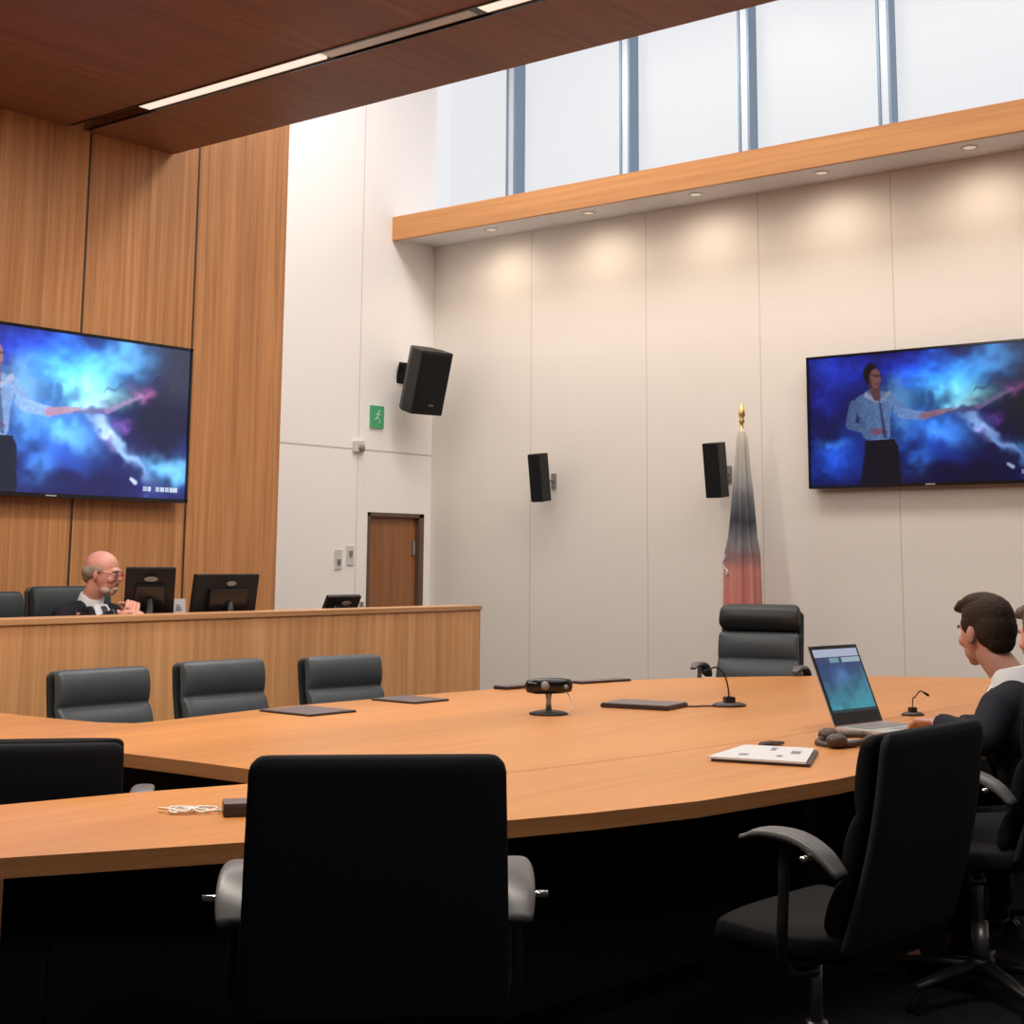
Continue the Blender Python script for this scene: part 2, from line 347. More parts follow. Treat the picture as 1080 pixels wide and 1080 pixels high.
# ------------------------------------------------------------------ screens
def vnoise(h, w, cell, rng):
    gh, gw = int(h/cell)+3, int(w/cell)+3
    g = rng.random((gh, gw)); ys = np.arange(h)/cell; xs = np.arange(w)/cell
    y0 = ys.astype(int); x0 = xs.astype(int); fy = ys-y0; fx = xs-x0; fy = fy*fy*(3-2*fy); fx = fx*fx*(3-2*fx)
    a = g[y0][:, x0]; b = g[y0][:, x0+1]; c = g[y0+1][:, x0]; d_ = g[y0+1][:, x0+1]
    return (a*(1-fx)+b*fx)*(1-fy)[:, None]+(c*(1-fx)+d_*fx)*fy[:, None]
def tv_image(W=320, H=164):
    rng = np.random.default_rng(7); AS = 1.97
    v, u = np.mgrid[0:H, 0:W]; u = (u+.5)/W; v = (v+.5)/H
    n = vnoise(H, W, 34, rng)*.5+vnoise(H, W, 15, rng)*.3+vnoise(H, W, 6, rng)*.2
    n2 = vnoise(H, W, 24, rng)*.6+vnoise(H, W, 9, rng)*.4
    n3 = vnoise(H, W, 4, rng)*.5+vnoise(H, W, 2.2, rng)*.5
    r1 = 1-np.abs(2*(vnoise(H, W, 40, rng)*.7+vnoise(H, W, 13, rng)*.3)-1); r2 = 1-np.abs(2*(vnoise(H, W, 26, rng)*.65+vnoise(H, W, 9, rng)*.35)-1)
    wisp = .12*np.clip(r1, 0, 1)**16*np.clip(n*2.2-.6, 0, 1)
    uu = u+(n-.5)*.13; vv = v+(n2-.5)*.16
    img = np.zeros((H, W, 3)); img[:] = (.012, .016, .14)
    def gs(cx, cy, sx, sy, ang=0, wob=True):
        a, b = (uu, vv) if wob else (u, v)
        dx, dy = (a-cx)*AS, b-cy; c, s = math.cos(ang), math.sin(ang)
        X, Y = dx*c+dy*s, -dx*s+dy*c
        return np.exp(-((X/sx)**2+(Y/sy)**2))
    def add(cx, cy, sx, sy, col, k=1, ang=0, wob=True):
        nonlocal img; img = img+(gs(cx, cy, sx, sy, ang, wob)*k)[..., None]*np.array(col)
    def over(mask, col):
        nonlocal img; mask = np.clip(mask, 0, 1)[..., None]; c = np.array(col)
        if c.ndim == 1: c = c*(.85+.30*n3)[..., None]
        img = img*(1-mask)+c*mask
    def seg(x0, y0, x1, y1, r0, r1, a=None, b=None, soft=.018):
        a = u+(n3-.5)*.006 if a is None else a; b = v+(n3-.5)*.010 if b is None else b
        px, py = (a-x0)*AS, b-y0; dx, dy = (x1-x0)*AS, y1-y0; t_ = np.clip((px*dx+py*dy)/(dx*dx+dy*dy), 0, 1)
        dd = np.hypot(px-t_*dx, py-t_*dy); r = r0+(r1-r0)*t_
        q = np.clip((r-dd)/soft+.5, 0, 1); return q*q*(3-2*q)
    add(.10, .12, .25, .14, (.02, .06, .40)); add(.40, .10, .5, .12, (.01, .03, .40)); add(.05, .32, .16, .12, (.01, .03, .35)); add(.45, .20, .14, .10, (.0, .02, .35))
    add(.58, .24, .26, .16, (.05, .42, .92)); add(.62, .33, .18, .09, (.30, .72, .60)); add(.74, .14, .26, .10, (.12, .42, .70), 1, -.25); add(.66, .40, .16, .05, (.30, .55, .50), 1, -.1)
    add(.46, .58, .34, .12, (.05, .26, .80)); add(.56, .64, .18, .08, (.12, .38, .85), .8); add(.11, .78, .20, .16, (.02, .14, .70)); add(.09, .70, .12, .05, (.10, .38, .80), .7)
    add(.48, .80, .24, .12, (.02, .10, .50)); add(.44, .86, .10, .10, (.06, .24, .55)); add(.38, .40, .12, .16, (.16, .38, .55))
    img *= (.35+1.25*n)[..., None]
    lum = np.clip(img.sum(2), 0, 1.2)[..., None]
    img += (wisp[..., None]*lum)*np.array((.25, .42, .46))
    # light tail of the swirl
    over(np.clip(gs(.90, .50, .25, .20, 0, True)**.6*1.3, 0, .96), (.008, .008, .035))
    over(np.clip((uu-.80)/.12, 0, 1)*np.clip((.42-v)/.16, 0, 1)*.9, (.035, .038, .062))
    over(np.clip(gs(.60, .98, .36, .12)*1.2, 0, .9), (.010, .008, .075))
    add(.94, .82, .17, .07, (.18, .58, .95), 1, .05); add(.78, .75, .20, .035, (.30, .50, .85), .9, .75); add(.68, .60, .14, .03, (.40, .55, .75), .9, .70)
    add(.80, .335, .07, .040, (.40, .12, .30), .7, -.3); add(.745, .57, .05, .035, (.26, .08, .42), .7, 0); add(.70, .66, .04, .03, (.35, .30, .6), .7)
    # streaming sleeve of light to the right of the man
    over(seg(.56, .475, .68, .46, .020, .018)*.75, (.16, .14, .32)); over(seg(.68, .46, .81, .34, .018, .012)*.7, (.34, .24, .46))
    over(seg(.66, .36, .86, .20, .010, .006, uu, vv)*.6, (.05, .10, .24)); over(seg(.50, .34, .50, .42, .026, .024)*.6, (.04, .14, .42))
    add(.62, .44, .10, .02, (.35, .45, .45), .6, -.1)
    # standing man
    over(seg(.275, .74, .25, 1.08, .085, .10), (.010, .011, .028)); over(seg(.33, .74, .335, 1.08, .075, .08), (.008, .009, .022))
    shade = (.75+.5*np.clip((u-.16)/.2, 0, 1))[..., None]
    sh = np.array((.17, .28, .50))*shade*(.75+.5*n3)[..., None]
    for a_ in ((.235, .38, .255, .60, .078, .066), (.295, .37, .305, .62, .080, .062), (.265, .36, .28, .62, .085, .068), (.190, .39, .172, .53, .044, .034), (.172, .54, .26, .60, .034, .026)): over(seg(*a_), sh)
    over(((u > .232) & (u < .352) & (v > .665) & (v < .80)).astype(float), (.008, .009, .022))
    over(seg(.335, .36, .385, .46, .055, .045), sh*1.1); over(seg(.385, .47, .47, .50, .042, .032), sh*1.25)
    over(seg(.27, .60, .31, .60, .026, .018), (.30, .17, .24)); over(seg(.47, .50, .545, .475, .028, .018), (.42, .26, .38)); over(seg(.545, .475, .575, .46, .012, .008), (.45, .30, .40))
    over(seg(.295, .36, .315, .64, .007, .016)*.8, (.04, .06, .16)); over(seg(.24, .31, .285, .37, .020, .010), (.42, .46, .60)); over(seg(.335, .31, .30, .37, .018, .010), (.36, .42, .58))
    over(seg(.20, .45, .23, .56, .010, .014)*.5, (.06, .10, .22)); over(seg(.35, .42, .34, .60, .010, .010)*.5, (.07, .12, .26))
    over(seg(.275, .26, .285, .33, .038, .034), (.20, .10, .11))
    over(np.clip((1-(((u-.262)*AS/.066)**2+((v-.15)/.092)**2))*3, 0, 1), (.014, .010, .014))
    over(np.clip((1-(((u-.281)*AS/.050)**2+((v-.19)/.082)**2))*3, 0, 1), (.30, .16, .15))
    over(seg(.268, .165, .305, .172, .008, .008)*.75, (.05, .025, .035)); over(seg(.285, .235, .305, .233, .008, .005)*.6, (.10, .03, .04)); over(seg(.262, .20, .262, .26, .014, .014)*.6, (.10, .05, .06))
    for k, (a, b_) in enumerate(((.832, .846), (.850, .862), (.880, .897), (.900, .915), (.918, .935), (.938, .968))):
        over(((u > a) & (u < b_) & (v > .928) & (v < .958)).astype(float)*(.9 if k % 2 else .7), (.50, .58, .70))
    over(seg(.785, .885, .80, .905, .010, .014), (.5, .6, .8))
    return np.clip(img, 0, 1.5)
def grid_screen(name, img, w, h, mat, parent, flip=False):
    """screen lying in local XZ, facing -Y, u runs along +X"""
    H, W, _ = img.shape
    xs = np.linspace(-w/2, w/2, W+1); zs = np.linspace(h/2, -h/2, H+1)
    X, Z = np.meshgrid(xs, zs); V = np.stack([X.ravel(), np.zeros(X.size), Z.ravel()], 1)
    idx = np.arange((H+1)*(W+1)).reshape(H+1, W+1)
    F = np.stack([idx[1:, :-1].ravel(), idx[1:, 1:].ravel(), idx[:-1, 1:].ravel(), idx[:-1, :-1].ravel()], 1)
    me = bpy.data.meshes.new(name); me.from_pydata(V.tolist(), [], F.tolist())
    at_ = me.color_attributes.new('screen', 'FLOAT_COLOR', 'CORNER')
    c = np.ones((H*W, 4)); c[:, :3] = img.reshape(-1, 3); at_.data.foreach_set('color', np.repeat(c, 4, 0).ravel())
    return obj(name, me, mat, parent)
TVI = tv_image()
def tv(loc, rz, label, gain):
    t = thing('television', label, 'television', loc, rz, 'wall mounted televisions')
    W_, H_ = 2.03, 1.03
    bm = bmesh.new(); box(bm, (0, .03, 0), (W_, .05, H_), .006); obj('casing', bm, M['gloss'], t)
    bm = bmesh.new(); b_ = .016
    for c, s in (((0, .0, H_/2-b_/2), (W_, .012, b_)), ((0, .0, -H_/2+b_*.7), (W_, .012, b_*1.4)), ((-W_/2+b_/2, 0, 0), (b_, .012, H_)), ((W_/2-b_/2, 0, 0), (b_, .012, H_))): box(bm, c, s)
    obj('bezel', bm, M['gloss'], t)
    obj('maker_mark', BX((-.02, -.0065, -H_/2+.011), (.075, .002, .008)), M['silver'], t)
    grid_screen('screen', TVI**gain[2]*gain[0]+np.array(gain[1]), W_-.034, H_-.042, screen_mat('screen glow', 1.0), t).location = (0, .0035, .003)
    obj('wall_bracket', BX((0, .075, 0), (.5, .04, .4), .004), M['plastic'], t)
    return t
tv((5.345, YW-.098, 2.312), 0, 'big flat television on the wood panelled wall above the bench', (1.25, (.010, .012, .018), 1.05))
tv((XR-.098, 4.45, 2.512), -PI/2, 'big flat television on the pale right wall behind the seated men', (.62, (0, 0, .002), 1.3))

# ------------------------------------------------------------------ conference table
K = .9706; TZ = .76
outer = [(3.90, 6.55), (3.93, 6.12), (3.945, 5.75), (3.975, 5.46), (4.05, 5.32), (4.16, 5.31), (4.97, 5.39), (5.70, 5.345), (6.34, 5.28), (6.95, 5.19), (7.41, 5.06), (7.97, 4.78), (8.5, 4.33), (8.88, 3.78), (9.06, 3.3), (9.0, 2.95), (8.7, 2.65), (8.2, 2.45), (7.4, 2.30), (6.4, 2.25), (5.4, 2.23), (4.9, 2.24), (4.464, 2.264), (3.809, 2.37), (3.438, 2.49), (3.206, 2.588), (2.557, 2.882), (2.307, 3.026), (2.057, 3.172), (1.6, 3.44), (1.15, 3.72)]
inner = [(1.55, 4.32), (2.0, 4.03), (2.484, 3.847), (2.852, 3.752), (3.186, 3.628), (3.37, 3.60), (3.41, 3.68), (3.42, 3.88), (3.42, 4.18), (3.405, 4.64), (3.30, 5.12), (3.2, 5.6), (3.1, 6.1), (3.05, 6.5)]
outer = outer[:8]+[(p.x, p.y) for p in spline([(x, y, 0) for x, y in outer[8:22]], 4)]+outer[22:]
ctr = [(x*K, y*K) for x, y in outer+inner]
t = thing('conference_table', 'large orange-toned wooden conference table with a notch opening at its left', 'table', (0, 0, 0))
bm = bmesh.new(); prism(bm, ctr, TZ-.045, TZ-.0005)
obj('shaded_edge', bm, M['shadededge'], t)
bm = bmesh.new(); prism(bm, ctr, TZ-.0005, TZ)
obj('tabletop', bm, M['tabletop'], t)
# joints between the table boards
def strip_line(bm, pts, w, z):
    for a, b in zip(pts[:-1], pts[1:]):
        a, b = Vector((*a, z)), Vector((*b, z)); d_ = (b-a).normalized(); s = Vector((-d_.y, d_.x, 0))*w/2
        vs = [bm.verts.new(p) for p in (a+s, a-s, b-s, b+s)]; f_ = bm.faces.new(vs)
        if f_.normal.z < 0: f_.normal_flip()
bm = bmesh.new()
strip_line(bm, [(3.41*K, 3.60*K), (3.948*K, 3.148*K), (4.449*K, 3.074*K), (5.365*K, 2.973*K), (8.3*K, 2.9*K)], .006, TZ+.0006)
obj('board_joint', bm, plain('joint', (.30, .13, .05), .6), t)
# legs and modesty panels
def panel(a, b, th, z0, z1, name, mat):
    a, b = Vector(a), Vector(b); c = (a+b)/2; ang = math.atan2((b-a).y, (b-a).x)
    m_ = Matrix.Translation((c.x, c.y, 0)) @ Matrix.Rotation(ang, 4, 'Z')
    obj(name, BX((0, 0, (z0+z1)/2), ((b-a).length, th, z1-z0), .002, m_), mat, t)
darkpanel = plain('dark panel', (.010, .007, .006), .7, spec=.2)
panel((2.015, 3.09), (1.66, 3.31), .04, 0, TZ-.045, 'leg_panel', M['tableleg'])
panel((1.90, 3.45), (2.25, 3.25), .03, .02, TZ-.045, 'modesty_panel', darkpanel)
panel((1.30, 3.72), (1.5, 4.1), .04, 0, TZ-.045, 'leg_panel', M['tableleg'])
panel((2.25, 3.25), (3.05, 2.95), .03, .12, TZ-.045, 'modesty_panel', darkpanel)
panel((3.05, 2.95), (3.6, 2.85), .03, .12, TZ-.045, 'modesty_panel', darkpanel)
panel((3.6, 2.85), (4.6, 2.75), .03, .12, TZ-.045, 'modesty_panel', darkpanel)
panel((5.8, 2.72), (7.9, 2.85), .03, .12, TZ-.045, 'modesty_panel', darkpanel)
panel((8.1, 3.0), (8.0, 4.0), .03, .12, TZ-.045, 'modesty_panel', darkpanel)
panel((3.55, 4.0), (3.5, 5.6), .03, .12, TZ-.045, 'modesty_panel', darkpanel)
for (x, y) in ((5.2, 3.0), (4.6, 4.0), (6.3, 4.1), (7.2, 3.7)):
    obj('pedestal', BX((x, y, (TZ-.045)/2), (.12, .5, TZ-.045), .005), darkpanel, t)

# ------------------------------------------------------------------ judges' bench
t = thing('judges_bench', 'long wooden judges bench with a vertical grain front', 'bench', (0, 0, 0))
BY, BZ, BX1, BX0 = 6.5, 1.137, 7.72, 1.0
obj('front_panel', BX(((BX0+BX1)/2, BY+.02, (BZ-.03)/2), (BX1-BX0, .04, BZ-.03), .002), M['benchwood'], t)
obj('top_cap', BX(((BX0+BX1)/2, BY+.10, BZ-.015), (BX1-BX0+.01, .22, .03), .003), M['capwood'], t)
obj('end_panel', BX((BX1-.02, BY+.25, (BZ-.03)/2), (.04, .42, BZ-.03), .002), M['benchwood'], t)
obj('end_panel', BX((BX0+.02, BY+.25, (BZ-.03)/2), (.04, .42, BZ-.03), .002), M['benchwood'], t)
obj('desk_surface', BX(((BX0+BX1)/2, BY+.30, .945), (BX1-BX0-.08, .50, .03), .003), M['capwood'], t)
bm = bmesh.new()
tagp = []

# ------------------------------------------------------------------ chairs
def rounded_back(bm, w0, w1, z0, z1, y0, y1, th, nseg=28, puff=None, ex=5, rt=.03, rb=.03, wfun=None, curve=.02):
    """panel rising from (y0,z0) to (y1,z1); half widths w0->w1; thickness th; puff(t) adds thickness forward"""
    L = math.hypot(z1-z0, y1-y0); tv = Vector((0, (y1-y0)/L, (z1-z0)/L)); nv = Vector((0, tv.z, -tv.y))  # nv points forward (+Y)
    secs = []
    ts = sorted(set([0, .004, .012, .03, .06]+[i/nseg for i in range(1, nseg)]+[.94, .97, .988, .996, 1]))
    for q in ts:
        p = Vector((0, y0, z0))+tv*(L*q)
        dt = min(q, 1)*L; rr = 1.0
        db = q*L; de = (1-q)*L
        shr = 0
        if de < rt: shr = rt-math.sqrt(max(0, rt*rt-(rt-de)**2))
        if db < rb: shr = max(shr, rb-math.sqrt(max(0, rb*rb-(rb-db)**2)))
        w = (w0+(w1-w0)*q if wfun is None else wfun(q))-shr
        f = max(.15, 1-shr/rt*.85)
        pf = (puff(q) if puff else 0)
        tt = (th/2+pf/2)*f
        c = p+nv*(pf/2)*f+nv*(math.sin(q*PI)*-curve)
        secs.append((c, (w, 0, 0), nv*tt))
    loft(bm, secs, 40, ex)
def star_base(t, mat, r=.30, casters=True):
    bm = bmesh.new()
    lathe(bm, [(.045, .085), (.05, .10), (.045, .13), (.03, .145)], 24)
    for k in range(5):
        a = 2*PI*k/5+.3; d_ = Vector((math.cos(a), math.sin(a), 0)); s = Vector((-d_.y, d_.x, 0))
        loft(bm, [(d_*.03+Vector((0, 0, .11)), s*.03, (0, 0, .02)), (d_*(r*.55)+Vector((0, 0, .10)), s*.024, (0, 0, .015)), (d_*r+Vector((0, 0, .08)), s*.018, (0, 0, .012))], 12, 3)
    b = obj('star_base', bm, mat, t, True)
    for k in range(5):
        a = 2*PI*k/5+.3; d_ = Vector((math.cos(a), math.sin(a), 0)); s = Vector((-d_.y, d_.x, 0))
        bm = bmesh.new(); c = d_*r+Vector((0, 0, .027))
        cyl(bm, c-s*.022, c-s*.006, .027, n=16); cyl(bm, c+s*.006, c+s*.022, .027, n=16); cyl(bm, c+Vector((0, 0, 0)), c+Vector((0, 0, .052)), .007, n=8)
        obj('caster', bm, M['plastic'], b)
    bm = bmesh.new(); cyl(bm, (0, 0, .13), (0, 0, .25), .028); cyl(bm, (0, 0, .25), (0, 0, .44), .017)
    obj('gas_column', bm, M['steel'], t, True)
def make_chair(name, label, group, style, top=1.03, loc=(0, 0, 0), rz=0, w=.26, armz=.76):
    """chair faces local +Y, origin on the floor under the seat"""
    t = thing(name, label, 'chair', loc, rz, group)
    star_base(t, M['plastic'] if style != 'exec' else M['chrome'])
    sy = -.24
    fm = {'black': M['black_leather'], 'low': M['grey_leather'], 'exec': M['grey_leather'], 'bench': M['bench_leather'], 'lowblack': M['black_leather']}[style]
    bmat = M['black_mesh'] if style in ('black', 'lowblack') else M['grey_leather_dark']
    bm = bmesh.new()   # seat cushion
    secs = []
    dp, sz = (.40, .505) if style == 'black' else (.5, .455)
    for q in [0, .01, .04, .1, .2, .35, .5, .65, .8, .9, .96, .99, 1]:
        e = min(q, 1-q); sh = .035-math.sqrt(max(0, .035**2-max(0, .035-e*.5)**2)) if e*.5 < .035 else 0
        secs.append(((0, -.25+dp*q, sz-.015*math.sin(q*PI)+(-.02 if q > .9 else 0)*(q-.9)*10), (w*1.0-sh, 0, 0), (0, 0, .045*max(.2, 1-sh/.035*.8))))
    loft(bm, secs, 40, 4.5); obj('seat', bm, fm, t, True)
    obj('seat_plate', BX((0, -.04, sz-.055), (.22, .28, .025), .006), M['plastic'], t)
    rec = math.tan(R(13)); y0 = sy; z0 = sz-.015; y1 = sy-(top-z0)*rec
    bm = bmesh.new()   # outer shell
    if style == 'black': rounded_back(bm, w*1.06, w*.985, z0, top, y0, y1, .035, rt=.035)
    elif style == 'exec': rounded_back(bm, w*.98, w*.93, z0, top-.04, y0, y1+.01, .03)
    else: rounded_back(bm, w*.98, w*.97, z0, top-.006, y0, y1, .03)
    obj('back_shell', bm, bmat, t, True)
    L = top-z0
    def mkpuff(cuts, depth, wd=.022):
        def f(q):
            d_ = 1
            for c in cuts: d_ = min(d_, abs(q-c)/wd) if abs(q-c) < wd else d_
            e = min(q, 1-q)
            lobes = [0]+list(cuts)+[1]
            for a, b in zip(lobes[:-1], lobes[1:]):
                if a <= q <= b: s = max(0, math.sin(PI*(q-a)/(b-a)))**.45 if b > a else 0
            return depth*(.25+.75*s)
        return f
    bm = bmesh.new()
    fy = .040
    if style == 'exec':
        rounded_back(bm, w*.95, w*.90, z0+.03, top-.17, y0+fy, y0+(y1-y0)*.74+fy, .03, puff=mkpuff([.36, .68], .05), nseg=44, ex=4)
    elif style in ('low', 'bench', 'lowblack'):
        rounded_back(bm, w*.97, w*.95, z0+.03, top, y0+fy, y1+fy, .03, puff=mkpuff([.30, .64], .060), nseg=44, ex=4)
    else:
        rounded_back(bm, w*.97, w*.93, z0+.03, top-.01, y0+fy, y1+fy, .03, puff=mkpuff([.3, .62], .04), nseg=44, ex=4)
    obj('backrest', bm, fm, t, True)
    if style == 'exec':
        bm = bmesh.new()
        rounded_back(bm, w*.93, w*.90, top-.165, top, y1+.035+.04, y1+.035, .05, puff=lambda q: .06*max(0, math.sin(PI*q))**.6, nseg=16, ex=3.4, rt=.05, rb=.05, curve=0)
        obj('headrest', bm, M['grey_leather_dark'], t, True)
    # arms
    for s in (-1, 1):
        x = s*(w+.035)
        bm = bmesh.new()
        pts = spline([(x, sy-.02, armz-.075), (x, sy+.03, armz-.03), (x, sy+.10, armz), (x, sy+.19, armz+.004), (x, sy+.26, armz-.016)], 5)
        secs = []
        for i, p in enumerate(pts):
            q = i/(len(pts)-1); f = .5+.5*math.sin(PI*min(1, max(0, q*1.05+.05)))**.5
            a = pts[max(i-1, 0)]; b = pts[min(i+1, len(pts)-1)]; tt = (b-a).normalized(); nn = Vector((0, -tt.z, tt.y))
            secs.append((p, (.038*f, 0, 0), nn*.015*f))
        loft(bm, secs, 20, 3); a_ = obj('armrest', bm, M['armpad'], t, True)
        bm = bmesh.new()
        tube(bm, spline([(x, sy+.14, armz-.01), (x+s*.004, sy+.14, armz-.12), (x-s*.0, sy+.15, .50), (x-s*.06, sy+.17, .425), (s*.10, sy+.18, .40)], 6), .014, 10)
        obj('arm_bracket', bm, M['steel'] if style == 'exec' else M['plastic'], a_, True)
        if style in ('black', 'lowblack'):
            bm = bmesh.new(); cyl(bm, (x+s*.02, sy+.05, armz-.035), (x+s*.065, sy+.05, armz-.035), .007, n=12)
            obj('adjust_pin', bm, M['chrome'], a_, True)
    return t
def chair_at_top(xt, yt, top, faz, **kw):
    """place so the top of the back stands at (xt,yt) and the chair faces azimuth faz (deg)"""
    off = -.24-(top-(.49 if top > 1.0 and top < 1.1 else .44))*math.tan(R(13))      # local y of the back top
    rz = R(faz-90); fx, fy = math.cos(R(faz)), math.sin(R(faz))
    return dict(loc=(xt-off*fx, yt-off*fy, kw.get('z', 0)), rz=rz, top=top)
G1 = 'black swivel chairs along the near side of the table'
make_chair('office_chair', 'black high-back chair in the foreground centre, back to the viewer', G1, 'black', w=.262, **chair_at_top(2.245, 2.155, 1.035, 43))
make_chair('office_chair', 'empty black chair pulled up in front of the open laptop, seen from behind', G1, 'black', w=.26, **chair_at_top(3.64, 1.57, 1.02, 86))
make_chair('office_chair', 'black chair the dark-haired man in the navy suit sits in', G1, 'black', w=.26, **chair_at_top(4.98, 1.66, 1.015, 88))
make_chair('office_chair', 'low black chair inside the notch of the table, cut by the left edge', None, 'lowblack', w=.29, armz=.70, **chair_at_top(2.66, 4.00, .885, 48))
G2 = 'slate leather chairs between table and bench'
make_chair('leather_chair', 'slate leather chair at the table corner, leftmost of the three by the bench', G2, 'low', w=.255, armz=.66, **chair_at_top(4.28, 5.93, .93, 268))
make_chair('leather_chair', 'slate leather chair in the middle of the three by the bench', G2, 'low', w=.255, armz=.66, **chair_at_top(4.98, 5.92, .935, 266))
make_chair('leather_chair', 'slate leather chair nearest the right end of the bench, of the three in front', G2, 'low', w=.25, armz=.66, **chair_at_top(5.70, 5.80, .93, 262))
make_chair('executive_chair', 'tall grey leather executive chair with rolled headrest, below the flag', None, 'exec', w=.285, armz=.80, **chair_at_top(8.42, 4.75, 1.168, 192))
G3 = 'dark chairs behind the bench'
def bench_chair(label, x, y, top, faz):
    k = chair_at_top(x, y, top-.18, faz); k['loc'] = (k['loc'][0], k['loc'][1], .18)
    return make_chair('bench_chair', label, G3, 'bench', w=.26, armz=.66, **k)
bench_chair('dark chair behind the bench with the bald man sitting in it', 5.26, 7.60, 1.27, 264)
bench_chair('empty dark chair behind the bench, cut by the left edge', 4.66, 7.56, 1.245, 270)

# ------------------------------------------------------------------ people
def bake(bm, voxel, smooth=6, name='tmp', fac=.5):
    me = bpy.data.meshes.new(name); bm.to_mesh(me); bm.free()
    o = bpy.data.objects.new(name, me); COL.objects.link(o)
    m1 = o.modifiers.new('r', 'REMESH'); m1.mode = 'VOXEL'; m1.voxel_size = voxel; m1.use_smooth_shade = True
    m2 = o.modifiers.new('s', 'SMOOTH'); m2.iterations = smooth; m2.factor = fac
    dg = bpy.context.evaluated_depsgraph_get(); dg.update()
    out = bpy.data.meshes.new_from_object(o.evaluated_get(dg))
    bpy.data.objects.remove(o); bpy.data.meshes.remove(me)
    for p in out.polygons: p.use_smooth = True
    return out
def limb(bm, pts, rads, n=16):
    for i in range(len(pts)-1):
        cyl(bm, pts[i], pts[i+1], rads[i], rads[i+1], n)
    for p, r in zip(pts, rads): ell(bm, p, (r, r, r), 16)
def hand(bm, wrist, d_, nrm, thumb_side, curl=.5, sc=1.0):
    d_ = Vector(d_).normalized(); nrm = Vector(nrm); nrm = (nrm-d_*nrm.dot(d_)).normalized(); s = d_.cross(nrm)*thumb_side
    w = Vector(wrist)
    rot = Matrix((s, d_, nrm)).transposed()
    ell(bm, w+d_*.05*sc, (.042*sc, .052*sc, .017*sc), 20, rot)
    for k in range(4): limb(bm, [w, w+d_*.088*sc+s*(.030-.020*k)*sc], [.016*sc, .0105*sc], 10)
    lens = [(.042, .026, .020), (.046, .030, .022), (.043, .027, .021), (.034, .021, .018)]
    for k in range(4):
        p = w+d_*(.088-.004*abs(k-1))*sc+s*(.030-.020*k)*sc; ang = .15; pts = [p]
        for j, L in enumerate(lens[k]):
            ang += curl*(.9 if j else .6); dd = d_*math.cos(ang)-nrm*math.sin(ang)+s*(.06-.04*k); p = p+dd.normalized()*L*sc; pts.append(p)
        limb(bm, pts, [.0100*sc, .0092*sc, .0084*sc, .0072*sc], 10)
    p = w+d_*.020*sc+s*.028*sc
    q1 = p+(s*.8+d_*.7-nrm*.2).normalized()*.038*sc; q2 = q1+(s*.35+d_*.9-nrm*.35).normalized()*.032*sc; q3 = q2+(d_*.95-nrm*.4).normalized()*.024*sc
    limb(bm, [p, q1, q2, q3], [.015*sc, .0115*sc, .0098*sc, .0078*sc], 10)
